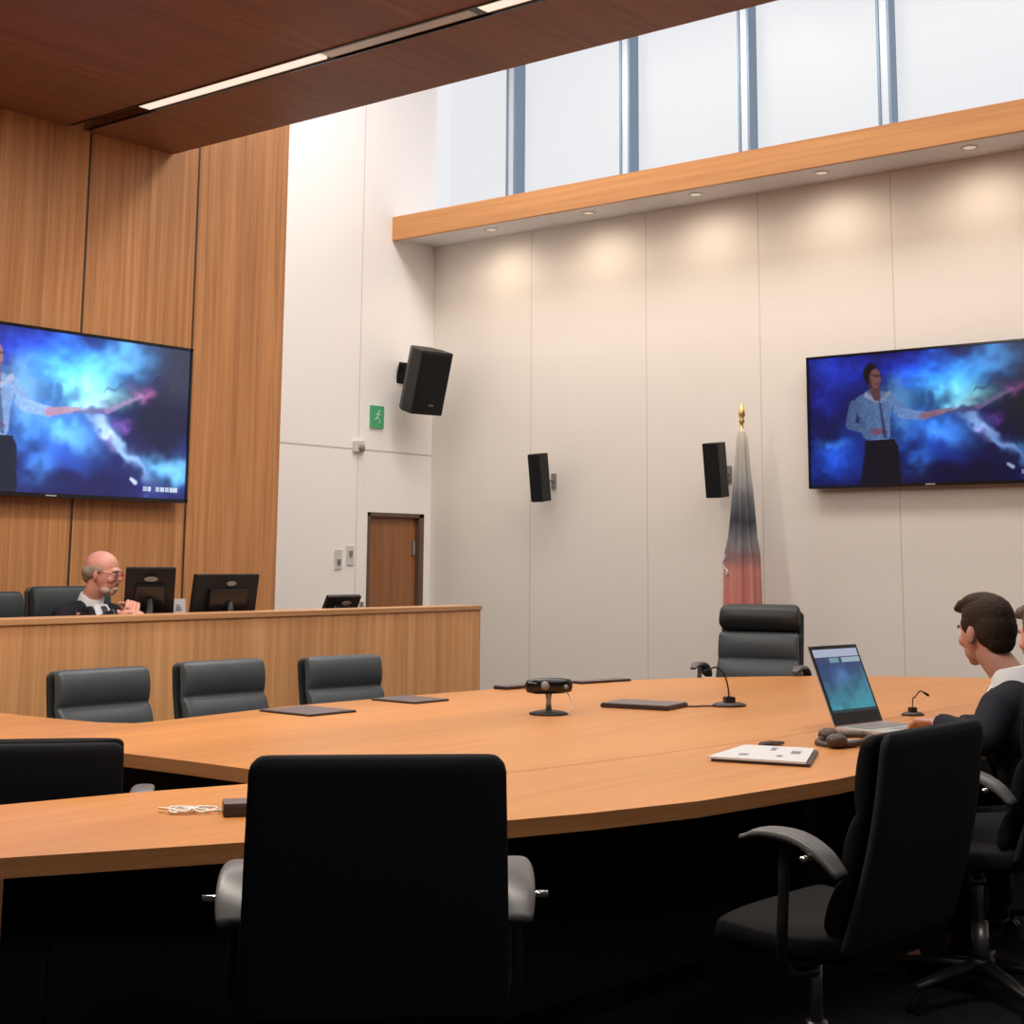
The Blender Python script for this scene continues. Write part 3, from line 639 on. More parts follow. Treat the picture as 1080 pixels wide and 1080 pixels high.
def person(label, loc, rz, seat, P, lean=0.0, lean_x=0.0, headturn=0.0, headpitch=0.0, arms=None, skin='skin', suit='suit_navy', hair='short', hairmat='hair_dark', beard=False, glasses=False, floor=0.0, sc=1.0):
    """seated figure, local +Y forward, origin on the floor under the hips; heights above floor in local units"""
    t = thing('person', label, 'person', loc, rz)
    def q(x, y, z):
        h = z-seat; return Vector((x+lean_x*h, y+lean*h, z))
    hc = q(0, .03, seat+.765*sc)+Vector((0, .02, 0))
    HM = Matrix.Translation(hc) @ Euler((headpitch, 0, headturn)).to_matrix().to_4x4() @ Matrix.Scale(P.get('hs', 1.0), 4)
    def H(x, y, z): return HM @ Vector((x, y, z))
    hr = (HM.to_3x3()).normalized()
    hs = P.get('hs', 1.0)
    body = bmesh.new()
    def he(c, r, n=24): ell(body, H(*c), tuple(a*hs for a in r), n, hr)
    # head
    he((0, -.018, .035), (.076, .094, .084), 28); he((0, .012, -.005), (.070, .075, .085), 28); he((0, .035, -.055), (.053, .052, .050)); he((0, .062, -.088), (.024, .022, .020))
    he((0, .074, .028), (.046, .016, .014)); he((.036, .062, -.022), (.024, .022, .022)); he((-.036, .062, -.022), (.024, .022, .022))
    limb(body, [H(0, .084, .018), H(0, .103, -.016)], [.008*hs, .013*hs], 12); he((.011, .094, -.018), (.008, .009, .007), 12); he((-.011, .094, -.018), (.008, .009, .007), 12)
    he((0, .082, -.048), (.024, .012, .011), 14)
    for s in (-1, 1):
        e = Vector((s*.076, -.012, -.008)); rr = Euler((.15, 0, s*-.35)).to_matrix()
        ell(body, HM @ e, (.008*hs, .017*hs, .031*hs), 16, hr @ rr)
        ell(body, HM @ (e+Vector((-s*.004, .004, -.020))), (.008*hs, .011*hs, .013*hs), 12, hr)
    nb = q(0, -.005, seat+.60*sc)
    limb(body, [H(0, -.020, -.03), H(0, -.02, -.07), nb], [.056*hs, .054*hs, .060], 20)
    # trunk
    def te(c, r): ell(body, q(*c), r, 24)
    te((0, 0, seat+.10), (.16, .11, .10)); te((0, 0, seat+.25), (.145, .10, .14)); te((0, .0, seat+.42*sc), (.165, .105, .14)); limb(body, [q(-.15, 0, seat+.53*sc), q(.15, 0, seat+.53*sc)], [.05, .05])
    jk = bmesh.new()
    def je(c, r): ell(jk, q(*c), r, 28)
    je((0, -.005, seat+.11), (.185, .135, .13)); je((0, -.005, seat+.27), (.172, .125, .17)); je((0, -.005, seat+.42*sc), (.195, .132, .16))
    limb(jk, [q(-.165, -.01, seat+.525*sc), q(0, -.02, seat+.555*sc), q(.165, -.01, seat+.525*sc)], [.062, .062, .062])
    legs = bmesh.new()
    for s in (-1, 1):
        hip = Vector((s*.09, .0, seat+.09)); knee = Vector((s*.13, .44, seat+.05)); ank = Vector((s*.13, .40, .10))
        limb(body, [hip, knee, ank, Vector((s*.13, .50, .045))], [.075, .05, .035, .03]); limb(legs, [hip, knee, Vector((s*.13, .40, .12))], [.092, .068, .052])
    for i, s in enumerate((-1, 1)):
        A = arms[i]; sh = q(s*.185, -.01, seat+.52*sc); el_, wr = Vector(A['elbow']), Vector(A['wrist'])
        limb(body, [sh, el_, wr], [.040, .028, .022]); hand(body, wr, A['d'], A['n'], A.get('ts', s), A.get('curl', .5), 1.0)
        w2 = wr-(wr-el_).normalized()*.03
        limb(jk, [sh, el_, w2], [.064, .055, .041])
        cf = bmesh.new(); dr = (wr-el_).normalized(); cyl(cf, w2-dr*.01, w2+dr*.018, .036, .034, 24); obj('shirt_cuff', cf, M['shirt'], t, True)
    bo = obj('body', bake(body, .0045, 4), M[skin], t)
    obj('jacket', bake(jk, .009, 8), M[suit], t); obj('trousers', bake(legs, .012, 6), M[suit], t)
    for s in (-1, 1):
        bm = bmesh.new(); ell(bm, (s*.13, .50, .045), (.045, .13, .035), 20); ell(bm, (s*.13, .42, .07), (.04, .05, .05), 16); box(bm, (s*.13, .49, .012), (.08, .26, .02), .005)
        obj('shoe', bake(bm, .008, 4), M['shoe'], t)
    # shirt collar and front, tie
    cb = bmesh.new(); n = 28; rings = []
    for k, (dz, r, dy) in enumerate(((-.035, .078, 0), (.0, .069, 0), (.032, .064, .004), (.036, .061, .004), (.0, .060, 0))):
        c = nb+Vector((lean_x*dz, lean*dz-.0, dz+.005)); ring = []
        for j in range(n):
            a = 2*PI*j/n; f = .5-.5*math.sin(a)
            ring.append(cb.verts.new(c+Vector((math.cos(a)*r, math.sin(a)*r*1.02+dy, (f-.5)*.03))))
        rings.append(ring)
    for a, b in zip(rings[:-1], rings[1:]):
        for j in range(n): cb.faces.new((a[j], a[(j+1) % n], b[(j+1) % n], b[j]))
    obj('shirt_collar', cb, M['shirt'], t, True)
    sb = bmesh.new()
    y_ = .125
    front = [(seat+.26, .012), (seat+.36, .035), (seat+.46, .055), (seat+.545*sc, .058), (seat+.585*sc, .045)]
    secs = []
    for z, hw in front:
        yy = y_ if z < seat+.48 else y_-(z-seat-.48)*.75
        secs.append((q(0, yy-.004, z), (hw, 0, 0), (0, .016, 0)))
    loft(sb, secs, 20, 2.6); obj('shirt_front', sb, M['shirt'], t, True)
    tb = bmesh.new(); secs = []
    for z, hw in ((seat+.22, .004), (seat+.25, .030), (seat+.40, .024), (seat+.52*sc, .014), (seat+.53*sc, .020), (seat+.57*sc, .022), (seat+.575*sc, .01)):
        yy = y_+.013 if z < seat+.48 else y_+.013-(z-seat-.48)*.75
        secs.append((q(0, yy, z), (hw, 0, 0), (0, .006, 0)))
    loft(tb, secs, 16, 4); obj('necktie', tb, M['tie'], t, True)
    lb = bmesh.new()
    for s in (-1, 1):
        secs = []
        for z, x, hw in ((seat+.24, .012, .012), (seat+.36, .050, .030), (seat+.44, .075, .036), (seat+.50*sc, .082, .028), (seat+.575*sc, .068, .016)):
            yy = y_+.006 if z < seat+.46 else y_+.006-(z-seat-.46)*.9
            secs.append((q(s*x, yy, z), (hw, 0, 0), (0, .009, 0)))
        loft(lb, secs, 14, 3)
    obj('lapel', lb, M[suit], t, True)
    # eyes, brows, mouth
    for s in (-1, 1):
        eb = bmesh.new(); ell(eb, H(s*.031, .071, .004), (.0125*hs,)*3, 16); e_ = obj('eye', eb, M['eye'], t, True)
        ib = bmesh.new(); ell(ib, H(s*.031, .081, .004), (.0055*hs, .004*hs, .0055*hs), 12, hr); obj('iris', ib, M['iris'], e_, True)
        bb = bmesh.new(); limb(bb, [H(s*.014, .091, .026), H(s*.034, .087, .031), H(s*.052, .072, .024)], [.004*hs, .0045*hs, .003*hs], 8); obj('eyebrow', bb, M[hairmat], t, True)
    mb = bmesh.new(); ell(mb, H(0, .092, -.046), (.021*hs, .006*hs, .004*hs), 14, hr); ell(mb, H(0, .091, -.053), (.018*hs, .006*hs, .0045*hs), 14, hr); obj('lips', mb, M['lip'], t, True)
    # hair
    hb = bmesh.new()
    def hh(c, r): ell(hb, H(*c), tuple(a*hs for a in r), 26, hr)
    if hair == 'short':
        hh((0, -.026, .052), (.083, .096, .080)); hh((0, -.055, .015), (.079, .068, .085)); hh((0, -.070, -.030), (.060, .042, .050))
        hh((0, .052, .098), (.056, .048, .028)); hh((0, .085, .090), (.046, .026, .017)); hh((0, .0, .105), (.066, .075, .034))
        hh((.066, .004, .030), (.014, .035, .035)); hh((-.066, .004, .030), (.014, .035, .035))
        vs = 10
    else:   # fringe of hair round the back and sides
        hh((0, -.052, .0), (.078, .066, .050)); hh((0, -.070, -.025), (.058, .038, .042)); hh((.062, -.018, .020), (.019, .045, .028)); hh((-.062, -.018, .020), (.019, .045, .028)); vs = 8
    me = bake(hb, .006, 5)
    rnd = random.Random(3)
    for v in me.vertices: v.co += v.normal*rnd.uniform(-.0016, .0016)
    obj('hair', me, M[hairmat], t)
    if beard:
        bb = bmesh.new(); ell(bb, H(0, .064, -.086), (.032*hs, .028*hs, .024*hs), 18, hr); ell(bb, H(0, .088, -.070), (.026*hs, .014*hs, .014*hs), 14, hr); ell(bb, H(0, .093, -.036), (.026*hs, .010*hs, .007*hs), 14, hr)
        ell(bb, H(.035, .045, -.082), (.022*hs, .03*hs, .022*hs), 14, hr); ell(bb, H(-.035, .045, -.082), (.022*hs, .03*hs, .022*hs), 14, hr)
        obj('beard', bake(bb, .005, 4), M['beard'], t)
    if glasses:
        gb = bmesh.new()
        for s in (-1, 1):
            tube(gb, [H(s*.033+.021*math.cos(a), .099-.006*abs(math.cos(a)), .004+.016*math.sin(a)) for a in [2*PI*k/20 for k in range(21)]], .0022*hs, 8)
            tube(gb, [H(s*.053, .094, .008), H(s*.076, .05, .010), H(s*.081, -.01, .006)], .0022*hs, 8)
        tube(gb, [H(-.012, .100, .008), H(0, .106, .010), H(.012, .100, .008)], .0022*hs, 8)
        obj('glasses', gb, M['glasses'], t, True)
    return t
# man in the navy suit: faces the table (+Y, slightly left)
person('person with short dark brown hair in a navy suit at the table near the laptop', (5.20, 1.82, 0), R(-2), .432,
       dict(hs=1.03), lean=.26, lean_x=.05, headturn=R(-24), headpitch=R(-7), hair='short', hairmat='hair_dark', suit='suit_navy', sc=.98,
       arms=[dict(elbow=(-.28, .13, .845), wrist=(-.16, .34, .875), d=(.40, .8, -.05), n=(.2, -.1, 1), curl=.55, ts=1),
             dict(elbow=(.28, .16, .845), wrist=(.12, .39, .84), d=(-.5, .8, -.15), n=(0, 0, 1), curl=.4, ts=-1)])
# judge
person('bald person with glasses and white beard in a dark suit behind the bench', (5.09, 7.22, .18), R(-170), .45,
       dict(hs=1.02), lean=.16, headturn=R(22), headpitch=R(-10), hair='fringe', hairmat='hair_grey', skin='skin_red', suit='suit_black', beard=True, glasses=True, sc=.94,
       arms=[dict(elbow=(-.22, .16, .80), wrist=(-.05, .33, .985), d=(.45, .6, .25), n=(-.3, .1, 1), curl=.7, ts=1),
             dict(elbow=(.23, .14, .80), wrist=(.07, .36, .955), d=(-.3, .8, .10), n=(.2, 0, 1), curl=.6, ts=-1)])
person('greying person in a dark suit at the right edge, beyond the dark-haired one', (5.895, 1.945, 0), R(0), .43,
       dict(hs=1.04), lean=.12, headturn=R(-18), headpitch=R(-6), hair='short', hairmat='hair_mid', skin='skin_red', suit='suit_black', sc=.93,
       arms=[dict(elbow=(-.26, .24, .80), wrist=(-.10, .44, .80), d=(.3, .9, 0), n=(0, 0, 1), curl=.5, ts=1),
             dict(elbow=(.26, .24, .80), wrist=(.12, .44, .80), d=(-.3, .9, 0), n=(0, 0, 1), curl=.5, ts=-1)])
make_chair('office_chair', 'black chair holding the greying man at the right edge', G1, 'black', w=.26, **chair_at_top(5.93, 1.60, 1.0, 90))

# ------------------------------------------------------------------ wall fittings
# big speaker near the corner
t = thing('loudspeaker', 'large black loudspeaker tilted down on the white end wall near the corner', 'speaker', (10.03, 9.16, 3.07), 0)
t.rotation_euler = (Matrix.Rotation(R(258+90), 3, 'Z') @ Matrix.Rotation(R(-(-17)), 3, 'X')).to_euler()
# local: front faces -Y
bm = bmesh.new()
prof = [(-.175, -.15), (.175, -.15), (.175, .02), (.11, .15), (-.11, .15), (-.175, .02)]
prism(bm, prof, -.295, .295); bmesh.ops.bevel(bm, geom=list(bm.edges), offset=.018, segments=3, profile=.6, affect='EDGES'); obj('cabinet', bm, M['plastic'], t)
bm = bmesh.new(); box(bm, (0, -.153, 0), (.31, .012, .54), .005); obj('grille', bm, M['grille'], t)
obj('badge', BX((.02, -.161, -.20), (.05, .004, .012)), M['greyplastic'], t)
bm = bmesh.new(); cyl(bm, (0, .14, .05), (0, .30, .02), .022); box(bm, (0, .33, 0), (.14, .02, .2), .003, Matrix.Rotation(R(0), 4, 'X')); obj('wall_bracket', bm, M['plastic'], t)
def col_speaker(loc, rz, pitch, label, L=.42, Wd=.13):
    t = thing('column_speaker', label, 'speaker', loc, 0, 'small column speakers on the right wall')
    t.rotation_euler = (0, 0, rz)
    hd = Matrix.Rotation(pitch, 4, 'X')
    obj('cabinet', BX((0, 0, 0), (Wd, .13, L), .01, hd), M['plastic'], t)
    obj('grille', BX((0, -.067, 0), (Wd-.012, .008, L-.014), .003, hd), M['grille'], t)
    bm = bmesh.new(); tube(bm, [(0, .05, 0), (0, .12, -.02), (0, .20, -.02)], .010); obj('arm', bm, M['greyplastic'], t, True)
    obj('wall_plate', BX((0, .205, -.02), (.05, .012, .13), .003), M['greyplastic'], t)
    return t
col_speaker((XR-.215, 8.03, 2.16), R(-90), R(8), 'small black column speaker on the right wall, nearer the corner')
col_speaker((XR-.215, 6.235, 2.165), R(-90), R(7), 'small black column speaker just left of the flag', .44, .145)
t = thing('exit_sign', 'small green sign on the white wall beside the big loudspeaker', 'sign', (9.77, YE, 2.73))
obj('panel', BX((0, -.012, 0), (.165, .024, .205), .003), M['green'], t)
bm = bmesh.new(); ell(bm, (.02, -.026, .055), (.012, .003, .012), 12)
for a, b in (((.01, .04), (-.005, .0)), ((-.005, .0), (.02, -.03)), ((-.005, .0), (-.035, -.03)), ((.02, -.03), (.02, -.06)), ((.01, .035), (.04, .015)), ((.01, .035), (-.025, .02))):
    tube(bm, [(a[0], -.026, a[1]), (b[0], -.026, b[1])], .005, 6)
obj('pictogram', bm, M['signwhite'], t)
t = thing('wall_sensor', 'tiny grey sensor on the white wall below the green sign', 'sensor', (9.54, YE, 2.445))
obj('housing', BX((0, -.02, 0), (.12, .04, .10), .006), M['plate'], t)
bm = bmesh.new(); ell(bm, (.01, -.045, -.015), (.035, .03, .035), 16); obj('dome', bm, M['greyplastic'], t, True)
for n_, (x, z, lab) in enumerate(((9.33, 1.44, 'small white wall plate, left one beside the door'), (9.475, 1.475, 'small white wall plate, right one nearest the door'))):
    t = thing('wall_plate', lab, 'wall plate', (x, YE, z), 0, 'white plates beside the door')
    obj('plate', BX((0, -.006, 0), (.085, .012, .17), .003), M['plate'], t)
    obj('knob', BX((0, -.018, -.02 if n_ == 0 else .02), (.035, .018, .045), .004), M['greyplastic'], t)
# flag
t = thing('flag', 'furled flag on a pole with dark and pinkish red cloth, behind the executive chair', 'flag', (10.10, 5.86, 0))
bm = bmesh.new(); cyl(bm, (0, 0, .03), (0, 0, 2.50), .014); obj('pole', bm, M['brass'], t, True)
bm = bmesh.new(); lathe(bm, [(.16, 0), (.16, .02), (.10, .05), (.03, .07), (.02, .12)], 32); obj('stand', bm, M['brass'], t, True)
bm = bmesh.new(); lathe(bm, [(.014, 2.50), (.026, 2.52), (.014, 2.54), (.03, 2.57), (.022, 2.61), (.0, 2.67)], 20); obj('finial', bm, M['brass'], t, True)
def cloth(bm, prof, z_list, nf=9, seed=1):
    rn = random.Random(seed); n = 72; rings = []; ph = rn.uniform(0, 6)
    for z in z_list:
        r, ox, oy = prof(z); ring = []
        for j in range(n):
            a = 2*PI*j/n; f = 1+.20*math.sin(nf*a+ph+z*1.5)+.10*math.sin(5*a-z*2+1)
            ring.append(bm.verts.new((ox+math.cos(a)*r*f*.75, oy+math.sin(a)*r*f, z)))
        rings.append(ring)
    for i in range(len(rings)-1):
        for j in range(n): bm.faces.new((rings[i][j], rings[i][(j+1) % n], rings[i+1][(j+1) % n], rings[i+1][j]))
    bm.faces.new(rings[0][::-1]); bm.faces.new(rings[-1]); bmesh.ops.recalc_face_normals(bm, faces=bm.faces)
def flag_prof(z):
    zz = [.72, 1.1, 1.35, 1.50, 1.62, 1.75, 1.95, 2.2, 2.38, 2.46]; rr = [.125, .13, .125, .12, .098, .088, .074, .055, .042, .022]; oo = [-.05, -.035, -.02, -.01, -.005, 0, 0, 0, 0, 0]
    return float(np.interp(z, zz, rr)), 0, float(np.interp(z, zz, oo))*-.4
m, nt, b = new_mat('flag cloth')
tc = nt.nodes.new('ShaderNodeTexCoord'); sp = nt.nodes.new('ShaderNodeSeparateXYZ'); nz = nt.nodes.new('ShaderNodeTexNoise'); nz.inputs['Scale'].default_value = 9
ad = nt.nodes.new('ShaderNodeMath'); ad.operation = 'MULTIPLY_ADD'; ad.inputs[1].default_value = .12
rp = nt.nodes.new('ShaderNodeValToRGB'); mr = nt.nodes.new('ShaderNodeMapRange'); mr.inputs[1].default_value = .7; mr.inputs[2].default_value = 2.5
nt.links.new(tc.outputs['Object'], sp.inputs[0]); nt.links.new(tc.outputs['Object'], nz.inputs['Vector']); nt.links.new(nz.outputs['Fac'], ad.inputs[0]); nt.links.new(sp.outputs['Z'], ad.inputs[2]); nt.links.new(ad.outputs[0], mr.inputs[0]); nt.links.new(mr.outputs[0], rp.inputs[0]); nt.links.new(rp.outputs[0], b.inputs['Base Color'])
e = rp.color_ramp.elements; e[0].position = 0; e[0].color = (.62, .20, .18, 1); e[1].position = 1; e[1].color = (.62, .58, .48, 1)
for p_, c_ in ((.40, (.60, .24, .21)), (.46, (.26, .16, .16)), (.52, (.19, .19, .21)), (.62, (.045, .048, .065)), (.72, (.16, .17, .19)), (.80, (.38, .38, .37)), (.90, (.50, .48, .43))):
    x_ = e.new(p_); x_.color = (*c_, 1)
b.inputs['Roughness'].default_value = .8
bm = bmesh.new(); cloth(bm, flag_prof, [.72+i*(2.46-.72)/60 for i in range(61)]); obj('cloth', bm, m, t, True)
bm = bmesh.new(); tube(bm, spline([(-.02, .10, 1.62), (-.04, .13, 1.50), (-.05, .16, 1.42), (-.05, .12, 1.36)], 5), .008, 8); ell(bm, (-.05, .12, 1.35), (.014, .014, .03), 10); obj('tassel', bm, M['paper'], t, True)

# ------------------------------------------------------------------ things on the bench
def monitor(label, loc, rz, w, h, tilt, base_z, group='monitors on the bench'):
    """screen faces local -Y; loc is the desk point under it"""
    t = thing('monitor', label, 'monitor', loc, rz, group)
    T = Matrix.Translation((0, 0, base_z)) @ Matrix.Rotation(tilt, 4, 'X')
    obj('panel', BX((0, 0, 0), (w, .028, h), .006, T), M['plastic'], t)
    obj('screen', BX((0, -.0145, .004), (w-.03, .002, h-.035), 0, T), M['gloss'], t)
    obj('rear_housing', BX((0, .025, -.02), (w*.6, .035, h*.55), .01, T), M['gloss'], t)
    bm = bmesh.new(); lathe(bm, [(.0, .0), (.028, 0), (.028, .002), (.0, .002)], 20); bmesh.ops.transform(bm, matrix=T @ Matrix.Translation((0, .045, h*.32)) @ Matrix.Rotation(-PI/2, 4, 'X') @ Matrix.Diagonal((1.3, .5, 1, 1)), verts=bm.verts); obj('maker_mark', bm, M['greyplastic'], t)
    bm = bmesh.new(); tube(bm, [(0, .05, .012), (0, .07, base_z*.5), (0, .045, base_z-.03)], .018, 10); obj('stand', bm, M['plastic'], t, True)
    bm = bmesh.new(); lathe(bm, [(.10, 0), (.10, .008), (.03, .014)], 28, (0, .04, 0)); obj('base', bm, M['plastic'], t, True)
    return t
DK = .96
monitor('black monitor seen from behind, next to the bald man on the bench', (5.29, 6.86, DK), R(146), .27, .30, R(-16), .28)
monitor('wide black monitor seen from behind, right of the white paper stand', (5.825, 6.86, DK), R(182), .49, .27, R(-8), .252)
monitor('low black monitor on the bench in front of the white wall', (6.77, 6.86, DK), R(172), .26, .16, R(-30), .18)
t = thing('paper_stand', 'white stand with small dark print between two monitors on the bench', 'paper stand', (5.47, 6.80, DK), R(10))
obj('card', BX((0, 0, .125), (.115, .012, .25), .002, Matrix.Rotation(R(-8), 4, 'X')), M['paper'], t)
bm = bmesh.new()
for k in range(3): box(bm, (-.005, -.008, .19+.012*k), (.05-.01*k, .002, .005), 0, Matrix.Rotation(R(-8), 4, 'X'))
obj('print', bm, M['print'], t); obj('foot', BX((0, .01, .005), (.12, .09, .01), .002), M['whiteplastic'], t)
t = thing('small_speaker', 'small white desk gadget beside the low monitor on the bench', 'gadget', (6.96, 6.88, DK))
obj('body', BX((0, 0, .11), (.055, .05, .22), .008), M['whiteplastic'], t); obj('face', BX((-.005, -.026, .19), (.03, .004, .03), .001), M['greyplastic'], t)

# ------------------------------------------------------------------ things on the table
def TP(x, y, z=0): return (x*K, y*K, TZ+z)
# video camera
t = thing('webcam', 'black conference camera bar on a round stand near the table centre', 'camera', TP(5.50, 4.22), R(-32))
bm = bmesh.new(); lathe(bm, [(.085, 0), (.088, .006), (.06, .014), (.02, .02), (.0, .021)], 32); obj('base', bm, M['plastic'], t, True)
bm = bmesh.new(); tube(bm, [(0, 0, .015), (0, 0, .06), (0, 0, .10)], [.014, .011, .016], 12); obj('neck', bm, M['steel'], t, True)
bm = bmesh.new(); secs = []
for x, r in ((-.108, .012), (-.10, .026), (-.06, .034), (0, .035), (.06, .034), (.10, .028), (.108, .014)): secs.append(((x, 0, .122), (0, r*.95, 0), (0, 0, r)))
loft(bm, secs, 24, 2.6); obj('camera_bar', bm, M['gloss'], t, True)
bm = bmesh.new(); cyl(bm, (-.03, -.03, .125), (-.03, -.048, .125), .020, .016); cyl(bm, (.07, -.026, .118), (.07, -.036, .118), .011, .010); obj('lens', bm, M['greyplastic'], t, True)
bm = bmesh.new(); tube(bm, spline([(.08, .0, .10), (.10, .0, .07), (.105, -.02, .03), (.07, -.03, .005), (.03, -.02, .004)], 6), .0025, 8); obj('cable', bm, M['cablelight'], t, True)
# folder / tablet near the centre
def folio(name, label, pts, th, group, mt=None):
    bm = bmesh.new(); prism(bm, pts, TZ+.0005, TZ+th-.004); bmesh.ops.bevel(bm, geom=list(bm.edges), offset=.003, segments=2, affect='EDGES')
    xs = sum(p[0] for p in pts)/4; ys = sum(p[1] for p in pts)/4
    t = thing(name, label, 'folder', (xs, ys, TZ), 0, group)
    o = obj('base_cover', bm, M['folder'], t); o.matrix_parent_inverse = Matrix.Translation((-xs, -ys, -TZ))
    bm = bmesh.new(); q = [((x-xs)*.96+xs, (y-ys)*.96+ys) for x, y in pts]; prism(bm, q, TZ+th-.004, TZ+th)
    o = obj('top_cover', bm, mt or M['foldertop'], t); o.matrix_parent_inverse = Matrix.Translation((-xs, -ys, -TZ))
    return t
def quad(cx, cy, a, b, ang):
    c, s = math.cos(ang), math.sin(ang)
    return [(cx+c*x-s*y, cy+s*x+c*y) for x, y in ((-a, -b), (a, -b), (a, b), (-a, b))]
GF = 'dark folders lying on the table'
folio('folder', 'dark folder between the camera and the gooseneck microphone', quad(6.07*K, 4.08*K, .12, .17, R(10)), .022, GF)
folio('folder', 'dark folder in front of the middle slate chair', quad(4.72, 4.97, .14, .17, R(-2)), .010, GF)
folio('folder', 'dark folder in front of the slate chair nearest the right end of the bench', quad(5.42, 5.0, .12, .15, R(-2)), .010, GF)
folio('folder', 'thin dark folder at the far table edge just right of the bench', quad(6.34, 5.06, .15, .05, R(-6)), .018, GF)
folio('folder', 'thin dark folder at the far table edge behind the camera bar', quad(6.95, 4.96, .19, .045, R(-12)), .014, GF)
# gooseneck microphone
def goose(label, loc, rz, h=.15, group='gooseneck microphones'):
    t = thing('microphone', label, 'microphone', loc, rz, group)
    bm = bmesh.new(); lathe(bm, [(.082, 0), (.084, .008), (.06, .018), (.0, .02)], 28); bmesh.ops.scale(bm, vec=(1, .75, 1), verts=bm.verts); obj('base', bm, M['folder'], t, True)
    bm = bmesh.new(); box(bm, (0, 0, .028), (.05, .045, .035), .008); obj('switch_block', bm, M['gloss'], t)
    bm = bmesh.new(); tube(bm, spline([(0, 0, .04), (-.005, 0, .09), (-.025, 0, h), (-.065, 0, h+.03), (-.10, 0, h+.02)], 6), .004, 8); obj('gooseneck', bm, M['plastic'], t, True)
    bm = bmesh.new(); tube(bm, [(-.10, 0, h+.02), (-.135, 0, h+.005)], [.007, .008], 10); obj('capsule', bm, M['grille'], t, True)
    return t
goose('gooseneck microphone on a brown base right of the centre folder', TP(6.37, 3.79), R(-35))
# cable from microphone
bm = bmesh.new(); tube(bm, spline([TP(6.20, 3.925, .004), TP(6.23, 3.89, .004), TP(6.27, 3.87, .004), TP(6.30, 3.835, .004)], 6), .004, 8)
tag(obj('cable', bm, M['cable'], None, True), 'short brown cable running left from the gooseneck microphone base', 'cable')
goose('slim gooseneck microphone on the table in front of the dark-haired person in navy', TP(6.55, 2.93), R(150), .10).scale = (.65, .65, .8)

# laptop
H1, H2 = Vector((5.55, 2.815, TZ+.018)), Vector((5.885, 2.765, TZ+.018))
t = thing('laptop', 'open silver laptop with a blue screen, tilted back on the table', 'laptop', (H1.x, H1.y, TZ), math.atan2(H2.y-H1.y, H2.x-H1.x))
Wl = (H2-H1).length; Dl = .26; Hl = .335
def lt(bm_): return bm_
obj('base', BX((Wl/2, -Dl/2-.004, .010), (Wl, Dl, .016), .004), M['silver'], t)
obj('keyboard', BX((Wl/2, -Dl*.36, .0187), (Wl*.86, Dl*.42, .002)), M['greyplastic'], t)
obj('touchpad', BX((Wl/2, -Dl*.80, .0187), (Wl*.3, Dl*.26, .001)), M['steel'], t)
LM = Matrix.Translation((Wl/2, .0, .018)) @ Matrix.Rotation(R(-22), 4, 'X')
lid = obj('lid', BX((0, .004, Hl/2), (Wl, .007, Hl), .003, LM), M['silver'], t)
obj('bezel', BX((0, -.0005, Hl/2), (Wl-.004, .003, Hl-.006), .001, LM), M['gloss'], t)
def lap_image(W=72, H=64):
    rng = np.random.default_rng(3); v, u = np.mgrid[0:H, 0:W]; u = (u+.5)/W; v = (v+.5)/H
    n = vnoise(H, W, 12, rng)*.6+vnoise(H, W, 5, rng)*.4
    a = np.array((.030, .060, .16)); b_ = np.array((.05, .30, .36)); g = np.clip((v-.35)*1.4+(u-.5)*.3, 0, 1)[..., None]
    img = (a*(1-g)+b_*g)*(.55+.9*n)[..., None]
    img += np.exp(-(((u-.45)/.2)**2+((v-.42)/.14)**2))[..., None]*np.array((.04, .09, .20))
    img[v < .20] = (.40, .44, .58); img[(v < .215) & (v > .125)] = (.04, .06, .14); img[(v > .145) & (v < .215) & (u > .58)] = (.30, .42, .50); img[(v > .145) & (v < .215) & (u > .30) & (u < .52)] = (.16, .32, .36)
    img[v > .95] = (.02, .04, .06)
    return img
s = grid_screen('screen', lap_image(), Wl-.03, Hl-.07, screen_mat('laptop glow', .85), t)
s.matrix_local = LM @ Matrix.Translation((0, -.0030, Hl/2+.016))
# papers
ppts = [(4.58, 2.80), (4.66, 2.46), (5.03, 2.62), (4.96, 2.87)]
t = thing('booklet', 'white printed booklet lying on the table by the laptop', 'papers', (4.8*K, 2.68*K, TZ))
inv = Matrix.Translation((-4.8*K, -2.68*K, -TZ))
bm = bmesh.new(); prism(bm, [(x*K, y*K) for x, y in ppts], TZ+.001, TZ+.010); o = obj('lower_pages', bm, M['folder'], t); o.matrix_parent_inverse = inv
bm = bmesh.new(); prism(bm, [((x-.006)*K, (y+.012)*K) for x, y in ppts], TZ+.010, TZ+.017); o = obj('top_sheet', bm, M['paper'], t); o.matrix_parent_inverse = inv
bm = bmesh.new()
for (cx, cy, a, b_) in ((4.70, 2.74, .03, .02), (4.86, 2.62, .05, .02), (4.90, 2.73, .05, .012), (4.74, 2.62, .03, .012)):
    prism(bm, quad(cx*K, cy*K, a*.8, b_*.8, R(22)), TZ+.0171, TZ+.0176)
o = obj('printed_block', bm, M['print'], t); o.matrix_parent_inverse = inv
# small brown pen-like thing
bm = bmesh.new(); tube(bm, [TP(4.99, 2.83, .012), TP(5.05, 2.83, .013), TP(5.17, 2.84, .008)], [.016, .014, .005], 12)
tag(obj('mouse', bm, M['cable'], None, True), 'small dark brown handheld object between the booklet and the laptop', 'gadget')
